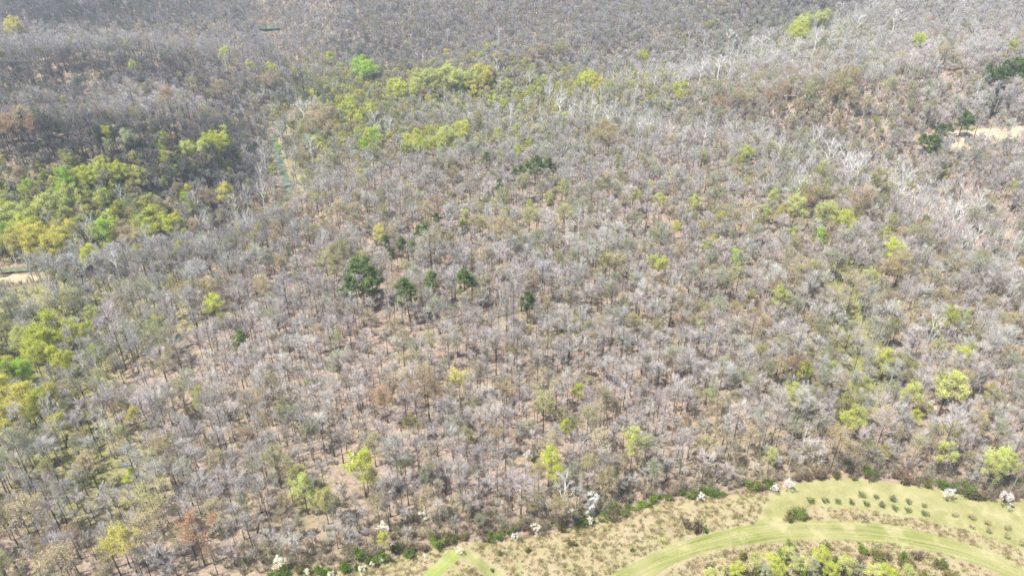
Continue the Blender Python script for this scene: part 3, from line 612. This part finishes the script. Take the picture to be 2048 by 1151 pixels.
# probabilities by place
greenz = zone(px, pyc, [(140, 390, 200, 60, .62), (60, 470, 150, 60, .6), (300, 440, 130, 50, .4), (400, 315, 120, 34, .3), (920, 172, 290, 40, .56), (850, 275, 190, 24, .46), (690, 225, 90, 60, .46), (1200, 180, 120, 40, .2), (70, 730, 110, 90, .55), (10, 820, 70, 70, .6), (1600, 60, 140, 40, .14), (1330, 180, 120, 40, .12), (1560, 330, 130, 50, .10), (1640, 500, 220, 170, .06), (1780, 760, 200, 120, .10), (1400, 400, 400, 120, .05), (1600, 1110, 200, 60, .3)])
budz = .17 + zone(px, pyc, [(140, 410, 190, 90, .30), (950, 190, 330, 70, .25), (1620, 200, 210, 55, .5), (1500, 600, 500, 250, .12), (900, 450, 500, 80, .14), (100, 900, 200, 200, .06), (700, 230, 110, 70, .3), (1000, 780, 500, 60, .06), (1640, 400, 120, 50, .2), (220, 240, 300, 30, .14)]) + zone(px, pyc, [(330, 285, 260, 45, .16), (60, 290, 120, 50, .12)]) - zone(px, pyc, [(250, 150, 400, 60, .08), (1000, 60, 500, 60, .05), (600, 700, 300, 120, .10)])
sycz = .006 + .58 * np.exp(-(dcr / 15) ** 2) * (px > 950) + .16 * np.exp(-(dcr / 22) ** 2) * (px <= 950) + zone(px, pyc, [(1900, 640, 150, 120, .02), (1800, 420, 200, 60, .03)])
u = r.random(n); kinds = np.where(u < greenz, 'leafing_tree', np.where(u < greenz + budz, 'budding_tree', np.where(u < greenz + budz + sycz, 'sycamore_tree', 'bare_tree')))
darkz = np.clip(zone(px, pyc, [(760, 100, 150, 35, .45), (330, 285, 260, 45, 1.0), (60, 290, 120, 50, .8), (1620, 240, 200, 40, .35), (620, 195, 60, 22, .9), (80, 150, 150, 40, .6), (300, 140, 260, 40, .5), (250, 20, 260, 40, .55), (420, 350, 140, 50, .5), (1050, 50, 500, 60, .32), (120, 30, 200, 30, .4), (500, 460, 200, 50, .25), (1420, 640, 90, 60, .2), (1000, 640, 120, 40, .3)]), 0, 1)  # darker stands; slope shade of the ridges is put into this tone too
palez = np.clip(zone(px, pyc, [(200, 72, 240, 24, .9), (340, 200, 300, 22, .95), (1680, 95, 240, 30, .5), (640, 60, 60, 70, .5), (1250, 150, 250, 40, .4), (1480, 90, 300, 50, .4), (1900, 60, 160, 60, .3), (560, 740, 260, 90, .9), (300, 900, 300, 120, .35), (1000, 480, 300, 80, .3), (1250, 830, 300, 60, .3), (1350, 640, 140, 60, .3), (1900, 200, 200, 60, .35)]), 0, 1)  # paler stands, and painted lightness on crests and back slopes for relief
warmz = np.clip(zone(px, pyc, [(1620, 230, 220, 70, 1.1), (1900, 380, 180, 80, .7), (700, 800, 500, 200, .4), (1650, 480, 250, 120, .4), (1100, 900, 300, 120, .35)]) + .5 * (vnoise(gx, gy, 45, 7) - .5), 0, 1)
sizez = 1 - .14 * sstep(300, 600, gy)
for i in range(n):
    k = str(kinds[i]); t = dict(kind=k, x=float(gx[i]), y=float(gy[i]), z=float(gz[i]), special=False)
    a = float(np.clip(r.normal(.755, .19), .38, 1.3) * (1.3 if r.random() < .06 else 1)) * sizez[i]
    t['sh'] = a * float(r.uniform(.82, 1.02)); t['sw'] = a * float(r.uniform(.72, 1.05))
    if gy[i] < edge_y(gx[i]) + 9: t['sh'] *= .72; t['sw'] *= .85
    tw = np.array([.435, .402, .368]) * (1 - .64 * darkz[i]) * (1 + .32 * palez[i]); tw = tw * (1 - warmz[i] * .5) + tw * np.array([1.05, .95, .88]) * warmz[i] * .5  # twig colour carries the painted relief tones
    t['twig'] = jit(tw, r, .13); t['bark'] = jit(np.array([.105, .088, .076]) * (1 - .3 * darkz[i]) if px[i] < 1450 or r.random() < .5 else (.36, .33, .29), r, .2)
    t['tone'] = 'dark grey' if darkz[i] > .5 else 'pale grey' if palez[i] > .5 else 'pinkish brown' if warmz[i] > .55 else 'grey'
    if k == 'leafing_tree': c = [PALE, LIME, YELLOW, OLIVE, GREYG][int(r.choice(5, p=[.36, .24, .18, .08, .14] if greenz[i] > .2 else [.34, .14, .12, .12, .28]))]
    elif k == 'budding_tree':
        g_ = zone(px[i], pyc[i], [(1650, 190, 200, 60, 1), (220, 240, 300, 30, .7)]); pp = np.array([.30, .27 , .07, .03, .33]); pp = pp + np.array([0, -.1, .18, .1, -.18]) * float(min(g_, 1)); pp /= pp.sum()
        c = [OLIVE, TAN, OROL, ORANGE, GREYG][int(r.choice(5, p=pp))]
    else: c = OLIVE
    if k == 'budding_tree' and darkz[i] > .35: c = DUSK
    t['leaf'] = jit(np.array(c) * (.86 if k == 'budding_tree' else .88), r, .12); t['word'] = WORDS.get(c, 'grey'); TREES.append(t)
print('trees', len(TREES))

rr = np.random.default_rng(11)
for t in TREES:
    if 'twig' not in t: t['twig'] = jit((.40, .36, .32), rr, .1)
    if 'bark' not in t: t['bark'] = jit((.11, .092, .078), rr, .15)
    if t['kind'] == 'sycamore_tree': t['bark'] = jit((.64, .62, .57), rr, .06); t['twig'] = jit((.50, .475, .435), rr, .08); t['sh'] *= 1.0 if t['special'] else 1.12
    if t['special'] and t['kind'] in ('leafing_tree', 'budding_tree', 'blossoming_tree'): t['leaf'] = jit(t['leaf'], rr, .06)
    if t.get('dark'): t['bark'] = (.03, .027, .025); t['twig'] = (.10, .09, .085)
    t['rot'] = float(rr.uniform(0, 6.283)); t['var'] = int(rr.integers(0, 1000))
    p = to_pixel(t['x'], t['y'], t['z'] + 9 * t['sh']); t['px'], t['py'], t['dep'] = (float(v) for v in p)
    t['inview'] = -20 < t['px'] < 2068 and -10 < t['py'] < 1175
    t['size'] = t['sw'] * t['sh'] / t['dep'] ** 2

# ------------------------------------------------------------------ labels
PINE_AT = drop(740, 600)[:2]; FIELD_AT = drop(1980, 275)[:2]; FLAT_AT = drop(900, 200)[:2]; WHITE_AT = drop(1186, 1030)[:2]
ridge_names = ['the dark spur across the creek', 'the second ridge past the creek', 'the farthest hillside', 'the big far hillside', 'the ridge above sycamore creek', 'the rise by the tan field']
SPEC = [t for t in TREES if t['special']]
SPX = np.array([(t['x'], t['y']) for t in SPEC])
def where(t):
    x, y = t['x'], t['y']; e = y - float(edge_y(x))
    if e < 14: return 'in the scrub below the mown path' if e < -3 else 'at the wood edge along the meadow'
    if math.hypot(x - PINE_AT[0], y - PINE_AT[1]) < 38: return 'around the dark pine clump'
    if math.hypot(x - FIELD_AT[0], y - FIELD_AT[1]) < 55: return 'beside the tan field'
    if seg_dist(x, y, GULLY)[0] < 22: return 'by the grassy gully'
    if seg_dist(x, y, LOWER)[0] < 30: return 'in the bright green stream grove'
    if seg_dist(x, y, CREEK)[0] < 26:
        return 'along the bank below open water' if t['px'] < 700 and t['py'] > 380 else 'beside the open creek water' if t['px'] < 760 else 'on the broad creek flat' if t['px'] < 1300 else 'along the sycamore creek'
    if seg_dist(x, y, BRANCH)[0] < 30: return 'along the far sycamore branch'
    best = None
    for (P, w), nm in zip(RIDGES, ridge_names):
        d = seg_dist(x, y, P)[0]
        if d < w * 1.1 and (best is None or d / w < best[0]): best = (d / w, nm)
    if best: return 'on ' + best[1]
    if y < 175: return 'in the wood behind the meadow'
    if y < 235: return 'in the middle of the wood'
    return 'on the rise enclosed by creek'
def size_word(t):
    v = t['sh']; return 'tall' if v > 1.1 else 'small' if v < .8 else 'mid-sized'
def crown_word(t):
    q = t['sw'] / t['sh']; return 'broad' if q > 1.12 else 'narrow' if q < .88 else 'rounded'
def neighbour(t):
    d = np.hypot(SPX[:, 0] - t['x'], SPX[:, 1] - t['y']); o = np.argsort(d)
    for i in o[:6]:
        s = SPEC[i]
        if s is t or d[i] < .05 or (s['kind'] == t.get('kind') and s['word'] == t.get('word')): continue
        if d[i] < 10: return {'leafing_tree': f"by a {s['word']} tree", 'budding_tree': f"by a {s['word']} budding tree", 'blossoming_tree': 'by white blossom', 'pine_tree': 'by a dark pine', 'sycamore_tree': 'by a white sycamore', 'bare_tree': 'by a black-limbed tree', 'spruce_tree': 'by a slim spruce'}[s['kind']]
        break
    return ''
NOUN = {'bare_tree': ('leafless tree', 'bare trees'), 'budding_tree': ('budding tree', 'budding trees'), 'leafing_tree': ('leafing tree', 'leafing trees'), 'sycamore_tree': ('white-limbed sycamore', 'sycamores'),
        'pine_tree': ('pine', 'pines'), 'blossoming_tree': ('blossoming tree', 'blossoming trees'), 'spruce_tree': ('slim conifer', 'conifers'), 'leafy_bush': ('bush', 'bushes'), 'orchard_sapling': ('sapling', 'saplings')}
def describe(t):
    k = t['kind']; w = where(t); nb = neighbour(t)
    col = t['word']
    if k == 'sycamore_tree': col = ''
    if k == 'bare_tree' and 'tone' in t:
        v = sum(t['twig']) / 3; col = ('dark ' if v < .30 else 'pale ' if v > .42 else '') + {'dark grey': 'grey', 'pale grey': 'grey'}.get(t['tone'], t['tone'])
        if sum(t['bark']) > .7: col += ' pale-trunked'
    lab = f"{size_word(t)} {crown_word(t)} {col} {NOUN[k][0]} {nb} {w}".split()
    if len(lab) > 16: lab = f"{size_word(t)} {crown_word(t)} {col} {NOUN[k][0]} {nb}".split(); w = nb
    return ' '.join(lab[:16]), f"{NOUN[k][1]} {w}"
CAT = {'leafy_bush': 'bush', 'orchard_sapling': 'tree'}
def plant(t, label=None, group=None):
    """one plant as a thing: an Empty at its foot with its parts"""
    a, b, j = PARTS[t['kind']][t['var'] % len(PARTS[t['kind']])]
    e = bpy.data.objects.new(t['kind'], None); COL.objects.link(e); e.empty_display_size = .5
    e.location = (t['x'], t['y'], t['z'] - .05); e.rotation_euler = (0, 0, t['rot']); e.scale = (t['sw'], t['sw'], t['sh'])
    l, gp = (label, group) if label else describe(t)
    e['label'] = l; e['category'] = CAT.get(t['kind'], 'tree'); e['group'] = gp
    for me in (a, b):
        o = bpy.data.objects.new(me.name.split('.')[0], me); COL.objects.link(o); o.parent = e
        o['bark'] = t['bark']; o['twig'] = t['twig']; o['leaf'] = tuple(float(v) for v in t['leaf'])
    return e

LIMIT = 300
mass = {}
for k in ('bare_tree', 'budding_tree', 'leafing_tree', 'sycamore_tree', 'pine_tree', 'spruce_tree', 'blossoming_tree'):
    L = [t for t in TREES if t['kind'] == k]
    L.sort(key=lambda t: (not (t['special'] and t['inview']), not t['inview'], -t['size']))
    for t in L[:LIMIT]:
        if t['inview'] or t['special']: plant(t)
        else: mass.setdefault(k, []).append(t)
    mass.setdefault(k, []).extend(L[LIMIT:])

# hedge bushes, scrub and orchard -----------------------------------
rb = np.random.default_rng(31)
def bush(px, py, wpx, leaf, word, label_where, kind='leafy_bush', hs=1.0, base=2.9):
    x, y, z, d = drop(px, py, .8); sw = wpx * d / FPX / base
    t = dict(kind=kind, x=x, y=y, z=z, sw=sw, sh=sw * hs, leaf=jit(leaf, rb, .1), twig=jit((.22, .19, .15), rb), bark=jit((.14, .11, .09), rb), rot=float(rb.uniform(0, 6.28)), var=int(rb.integers(0, 99)), word=word)
    return t
HG = (.14, .215, .04); HG2 = (.22, .30, .06); HOL = (.22, .21, .07); HBR = (.24, .18, .12)
BUSHES = []
for px, py, w in [(1160,1050,22),(1180,1044,24),(1200,1037,26),(1220,1030,26),(1240,1024,26),(1262,1016,26),(1285,1008,28),(1305,1004,26),(1328,997,26),(1350,994,28),(1372,990,26),(1392,990,24),(1412,988,26),(1430,990,26),(1445,986,22),(1500,978,26),(1520,974,30),(1538,970,28)]:
    for _ in range(3):
        c = [HG, HG2, HG, HG2, HOL, HBR][int(rb.integers(0, 6))]
        BUSHES.append(bush(px + rb.normal(0, 9), py - abs(rb.normal(0, 5)) + 1.5, w * rb.uniform(.3, 1.05), c, {HG: 'deep green', HG2: 'bright green', HOL: 'olive', HBR: 'brown'}[c], '', hs=rb.uniform(.4, .95))); BUSHES[-1]['lab'] = ('hedge bush', 'between wood and dry meadow')
for px, py, w, c in [(1115,1062,26,HOL),(1060,1066,24,HBR),(1010,1072,26,HG),(985,1078,24,HG),(960,1076,26,HBR),(935,1078,22,HOL),(900,1082,24,HOL),(870,1092,26,HG2),(845,1098,24,HBR),(820,1104,28,HBR),(800,1110,28,HG),(775,1118,24,HG2),(750,1122,26,HG2),(725,1128,28,HG),(700,1134,26,HG),(680,1138,26,HG),(660,1142,24,HG2),(640,1146,24,HG),(610,1142,26,HOL),(575,1146,28,HG),(550,1149,24,HG2)]:
    for _ in range(2): BUSHES.append(bush(px + rb.normal(0, 9), py - abs(rb.normal(0, 5)) + 1.5, w * rb.uniform(.5, 1.0), c, {HG: 'deep green', HG2: 'fresh green', HOL: 'olive', HBR: 'brown'}[c], '', hs=rb.uniform(.5, 1.1))); BUSHES[-1]['lab'] = ('bush', 'on the wood edge above the narrow mown path')
for px, py, w, c in [(1608,958,22,HBR),(1640,953,26,HBR),(1700,950,24,HBR),(1740,955,28,HBR),(1745,950,26,HG),(1790,960,26,HBR),(1825,966,24,HBR),(1860,970,24,HOL),(1885,980,24,HG),(1930,990,26,HG),(1955,992,28,HBR),(1985,996,24,HBR),(2030,998,24,HBR),(1665,950,20,HOL)]:
    for _ in range(2): BUSHES.append(bush(px + rb.normal(0, 9), py - abs(rb.normal(0, 5)) + 1.5, w * rb.uniform(.5, 1.0), c, {HG: 'deep green', HOL: 'olive', HBR: 'brown'}[c], '', hs=rb.uniform(.5, 1.1))); BUSHES[-1]['lab'] = ('bush', 'on the wood edge above the orchard rows')
for px, py, w, c in [(1580,1035,22,HOL),(1595,1033,24,HG2),(1608,1034,16,HOL),(1410,1060,12,HG),(1395,1057,26,HBR),(1375,1050,20,HBR),(1140,1085,18,HOL),(1055,1100,14,HOL),(1265,1098,10,HG2),(1000,1105,12,HG),(985,1138,8,HG)]:
    BUSHES.append(bush(px, py, w, c, {HG: 'deep green', HG2: 'fresh green', HOL: 'olive', HBR: 'brown'}[c], '')); BUSHES[-1]['lab'] = ('low bush', 'alone in the dry grass of the meadow')
for _ in range(46):
    u = rb.random(); px = 1350 + 560 * u; lo = np.interp(px, [1350, 1390, 1470, 1640, 1800, 1900], [1140, 1118, 1100, 1090, 1100, 1122])
    py = lo + rb.uniform(2, 62); c = [HG, HG2, HOL, HBR, HOL][int(rb.integers(0, 5))]
    BUSHES.append(bush(px, py, rb.uniform(14, 26), c, {HG: 'deep green', HG2: 'fresh green', HOL: 'olive', HBR: 'brown'}[c], '')); BUSHES[-1]['lab'] = ('scrub bush', 'in the scrub inside the bend of the mown path')
for t in BUSHES:
    nb = neighbour(t); nb = nb.replace('by ', 'beside ', 1) if nb else ''
    s = 'large' if t['sw'] > 1.25 else 'small' if t['sw'] < .8 else 'mid-sized'
    plant(t, ' '.join(f"{s} {t['word']} {t['lab'][0]} {nb} {t['lab'][1]}".split()[:16]), f"bushes {t['lab'][1]}")
# bare scrub tree stems in the bend come from the list above; the planted rows:
ROW1 = [(1621, 1001), (1649, 1000), (1676, 1001), (1703, 1003), (1733, 1007), (1763, 1009), (1789, 1014), (1817, 1019), (1849, 1026)]
ROW2 = [(1724, 989), (1753, 992), (1785, 997), (1817, 1002), (1848, 1009)]
DRYS = [(1909, 1028), (1944, 1033), (1975, 1044), (2015, 1055), (1943, 1051), (1978, 1060), (2014, 1071), (2045, 1085)]
ORD = ['first', 'second', 'third', 'fourth', 'fifth', 'sixth', 'seventh', 'eighth', 'ninth']
for nm, R_, c, gp in (('longer row', ROW1, (.13, .18, .05), 'saplings of the longer orchard row'), ('shorter row', ROW2, (.16, .19, .07), 'saplings of the shorter orchard row')):
    for k, (px, py) in enumerate(R_):
        t = bush(px, py, 12.5 + rb.uniform(-2.5, 2.5), c, '', '', 'orchard_sapling', .68, 2.5)
        plant(t, f"{ORD[k]} dark green orchard sapling of the {nm}, counted from the meadow", gp)
for k, (px, py) in enumerate(DRYS):
    t = bush(px, py, 12 + rb.uniform(-1, 2), (.42, .36, .2), '', '', 'orchard_sapling', .7, 2.6)
    plant(t, f"{ORD[k]} small dry pale orchard sapling past the end of the green rows", 'dry saplings past the orchard rows')

# fallen trunks on the forest floor
rl = np.random.default_rng(3); LOGS = []
for v in range(4):
    sh = Shape(); L_ = rl.uniform(7, 11); u = np.linspace(0, 1, 7); pts = np.c_[u * L_, np.cumsum(rl.normal(0, .12, 7)), .25 + u * .25]
    sh.tube(pts, .24 * (1 - .6 * u), 6)
    a_, f_ = sh.data(); lm = mesh_np('trunk', a_, f_, smooth=True); lm.materials.append(M_BARK)
    sh = Shape()
    for k in range(6):
        p0 = pts[min(6, 3 + k // 2)] + [rl.uniform(0, .5), 0, 0]; d = np.array([rl.uniform(.4, 1), rl.normal(0, .7), rl.uniform(.1, .7)]) * rl.uniform(1, 2.2)
        sh.tube([p0, p0 + d * .5, p0 + d], [.07, .05, .02], 4)
    a_, f_ = sh.data(); bm_ = mesh_np('branch', a_, f_, smooth=True); bm_.materials.append(M_BARK); LOGS.append((lm, bm_))
for k, (px, py) in enumerate([(350, 985), (585, 880), (290, 1085), (455, 905), (710, 905), (930, 1000), (700, 640), (1300, 690), (1180, 870), (860, 920), (1010, 1025), (520, 1040), (210, 960), (1225, 930), (1420, 930), (640, 700), (1120, 700), (1560, 900), (1740, 905), (1900, 900), (380, 700), (130, 900)]):
    x, y, z, d = drop(px, py); pale = k % 4 == 0
    e = bpy.data.objects.new('fallen_log', None); COL.objects.link(e); e.location = (x, y, z); e.rotation_euler = (0, 0, float(rl.uniform(0, 6.28))); sc_ = float(rl.uniform(.8, 1.2)); e.scale = (sc_,) * 3
    tt = dict(x=x, y=y, px=px, py=py); nb = neighbour(tt); w_ = where(tt)
    e['label'] = ' '.join(f"{'pale' if pale else 'dark'} fallen trunk lying on leaf litter {nb} {w_}".split()[:16]); e['category'] = 'log'; e['group'] = f'fallen trunks {w_}'
    for me in LOGS[k % 4]:
        o = bpy.data.objects.new(me.name.split('.')[0], me); COL.objects.link(o); o.parent = e; o['bark'] = (.45, .42, .38) if pale else (.13, .105, .085)

# ------------------------------------------------------------------ the rest of the wood, as stuff (one object per kind of growth)
def scatter(name, kind, pts, label):
    """pts: list of dicts; one object whose nodes set a plant on every point"""
    if not pts: return
    me = bpy.data.meshes.new(name); me.vertices.add(len(pts))
    me.vertices.foreach_set('co', np.array([(t['x'], t['y'], t['z'] - .05) for t in pts], np.float32).ravel())
    def A(nm, ty, vals, key='value'):
        a = me.attributes.new(nm, ty, 'POINT'); a.data.foreach_set(key, vals)
    A('rot', 'FLOAT_VECTOR', np.array([(0, 0, t['rot']) for t in pts], np.float32).ravel(), 'vector')
    A('scl', 'FLOAT_VECTOR', np.array([(t['sw'], t['sw'], t['sh']) for t in pts], np.float32).ravel(), 'vector')
    V = PARTS[kind]; A('pick', 'INT', np.array([t['var'] % len(V) for t in pts], np.int32))
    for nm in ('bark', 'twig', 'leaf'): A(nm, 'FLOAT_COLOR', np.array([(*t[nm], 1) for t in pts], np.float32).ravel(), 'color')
    o = link(name, me, kind='stuff', label=label)
    ng = bpy.data.node_groups.new(name, 'GeometryNodeTree')
    ng.interface.new_socket('Geometry', in_out='INPUT', socket_type='NodeSocketGeometry'); ng.interface.new_socket('Geometry', in_out='OUTPUT', socket_type='NodeSocketGeometry')
    gi = ng.nodes.new('NodeGroupInput'); go = ng.nodes.new('NodeGroupOutput')
    join = ng.nodes.new('GeometryNodeJoinGeometry')
    for a, b, j in V:
        po = bpy.data.objects.new(kind + '_source', j)
        oi = ng.nodes.new('GeometryNodeObjectInfo'); oi.inputs['Object'].default_value = po; oi.inputs['As Instance'].default_value = False
        g2 = ng.nodes.new('GeometryNodeGeometryToInstance'); ng.links.new(oi.outputs['Geometry'], g2.inputs[0]); ng.links.new(g2.outputs[0], join.inputs[0])
    def na(nm, ty):
        x = ng.nodes.new('GeometryNodeInputNamedAttribute'); x.data_type = ty; x.inputs['Name'].default_value = nm; return x.outputs['Attribute']
    ip = ng.nodes.new('GeometryNodeInstanceOnPoints'); ip.inputs['Pick Instance'].default_value = True
    ng.links.new(gi.outputs[0], ip.inputs['Points']); ng.links.new(join.outputs[0], ip.inputs['Instance'])
    ng.links.new(na('pick', 'INT'), ip.inputs['Instance Index'])
    er = ng.nodes.new('FunctionNodeEulerToRotation'); ng.links.new(na('rot', 'FLOAT_VECTOR'), er.inputs[0]); ng.links.new(er.outputs[0], ip.inputs['Rotation'])
    ng.links.new(na('scl', 'FLOAT_VECTOR'), ip.inputs['Scale']); ng.links.new(ip.outputs[0], go.inputs[0])
    md = o.modifiers.new('growth', 'NODES'); md.node_group = ng
    return o
scatter('bare_forest', 'bare_tree', mass['bare_tree'], 'mass of leafless grey trees')
scatter('budding_forest', 'budding_tree', mass['budding_tree'], 'mass of budding trees in the wood')
scatter('leafing_forest', 'leafing_tree', mass['leafing_tree'], 'mass of trees in young leaf')
scatter('sycamore_forest', 'sycamore_tree', mass['sycamore_tree'], 'mass of pale sycamores along the far creek')

# understorey brush in the wood
ru = np.random.default_rng(77); und = []; mx = 12000
yy = ru.random(mx) ** 1.15 * 800 + 105; half = (yy * CP + ALT * SP) * .72 + 20; xx = ru.uniform(-1, 1, mx) * half
ex = ru.uniform(-75, 215, 1300); xx = np.concatenate([xx, ex]); yy = np.concatenate([yy, edge_y(ex) + ru.random(1300) ** 1.5 * 13 + .9]); sx_ = ru.uniform(-700, 700, 16000); sy_ = ru.uniform(320, 950, 16000); st_ = (hfast(sx_, sy_ + 6) - hfast(sx_, sy_ - 6)) / 12; sm_ = (ru.random(16000) < st_ * 3.5) & (np.abs(sx_) < (sy_ * CP + ALT * SP) * .72); xx = np.concatenate([xx, sx_[sm_]]); yy = np.concatenate([yy, sy_[sm_]]); mx = len(xx)
zz = height(xx, yy); qx, qy, _ = to_pixel(xx, yy, zz); dcc, _ = seg_dist(xx, yy, CREEK); ee = yy - edge_y(xx)
ev = zone(qx, qy, [(1050, 650, 140, 50, .6), (620, 1010, 90, 60, .4), (1640, 700, 120, 120, .3), (850, 790, 120, 40, .3), (1300, 1000, 500, 30, .25), (300, 290, 260, 60, .5)])
for i in range(mx):
    if ee[i] < .8 or dcc[i] < 5.5 or zone(qx[i], qy[i], SANDY) > .5: continue
    s = float(ru.uniform(.45, 1.25)); u = ru.random()
    leaf = (.10, .15, .04) if u < ev[i] * .6 else [(.34, .31, .09), (.44, .35, .16), (.26, .31, .10), (.38, .26, .14)][int(ru.integers(0, 4))]
    und.append(dict(x=float(xx[i]), y=float(yy[i]), z=float(zz[i]), sw=s, sh=s * float(ru.uniform(.7, 1.25)), rot=float(ru.uniform(0, 6.28)), var=int(ru.integers(0, 99)), leaf=jit(leaf, ru, .12), twig=jit((.34, .30, .265), ru, .15), bark=jit((.17, .14, .12), ru, .15)))
scatter('wood_undergrowth', 'brush', und, 'thin brush and saplings under the trees')
# tussocks in the dry meadow
tus = []; MOWN_CL = np.stack(on_plane(*smooth_line([(1180, 1220), (1275, 1145), (1368, 1100), (1450, 1078), (1535, 1065), (1620, 1060), (1710, 1062), (1800, 1071), (1890, 1091), (1970, 1117), (2035, 1145), (2150, 1205)], 60).T, 0), -1)
MC = np.c_[MOWN_CL, np.zeros(60)]
lawn = np.array([on_plane(a, b) for a, b in [(1540, 985), (1600, 960), (1700, 950), (1860, 970), (2048, 998), (2300, 1010), (2400, 1200), (2200, 1150), (2048, 1100), (1960, 1068), (1860, 1042), (1740, 1020), (1620, 1011), (1585, 1014), (1560, 1045), (1508, 1047)]], float)
def inside(x, y, P):
    c = np.zeros(np.shape(x), bool); j = len(P) - 1
    for i in range(len(P)):
        xi, yi = P[i]; xj, yj = P[j]
        c ^= ((yi > y) != (yj > y)) & (x < (xj - xi) * (y - yi) / (yj - yi + 1e-12) + xi); j = i
    return c
nt_ = 26000; tx = ru.uniform(-75, 190, nt_); ty = ru.uniform(100, 165, nt_)
ok = (ty < edge_y(tx) - .2) & ~inside(tx, ty, lawn); dm, _ = seg_dist(tx, ty, MC); ok &= dm > 3.2 + .8 * ru.random(nt_)
VP = np.array([[*on_plane(a, b), 0] for a, b in [(800, 1210), (862, 1151), (898, 1118), (915, 1104), (940, 1110), (985, 1147), (1030, 1185)]], float); dv, _ = seg_dist(tx, ty, VP); ok &= dv > 2.3
clump = vnoise(tx, ty, 3.0, 9); ok &= ru.random(nt_) < .25 + .9 * clump
for x_, y_ in zip(tx[ok], ty[ok]):
    s = float(ru.uniform(.6, 1.5)); u = ru.random(); leaf = (.52, .43, .26) if u < .62 else (.36, .29, .17) if u < .84 else (.28, .30, .09)
    tus.append(dict(x=float(x_), y=float(y_), z=.06, sw=s * 1.1, sh=s, rot=float(ru.uniform(0, 6.28)), var=int(ru.integers(0, 99)), leaf=jit(leaf, ru, .15), twig=(.3, .3, .2), bark=(.3, .3, .2)))
scatter('meadow_grass', 'tussock', tus, 'tussocks of dry tan grass')
print('brush', len(und), 'tussocks', len(tus), 'objects', len(sc.objects))

# ------------------------------------------------------------------ the air between
hz = bpy.data.meshes.new('haze'); X0, X1, Y0, Y1, Z0, Z1 = -3300, 3300, -1000, 5300, -40, 260
hz.from_pydata([(x, y, z) for z in (Z0, Z1) for y in (Y0, Y1) for x in (X0, X1)], [], [(0, 2, 3, 1), (4, 5, 7, 6), (0, 1, 5, 4), (2, 6, 7, 3), (0, 4, 6, 2), (1, 3, 7, 5)])
hm, hn = new_mat('haze'); pv = N(hn, 'ShaderNodeVolumePrincipled'); pv.inputs['Color'].default_value = (.72, .85, 1.0, 1); pv.inputs['Density'].default_value = .00019; pv.inputs['Anisotropy'].default_value = .2
ho = N(hn, 'ShaderNodeOutputMaterial'); hn.links.new(pv.outputs[0], ho.inputs['Volume']); hz.materials.append(hm)
link('haze', hz, kind='stuff')
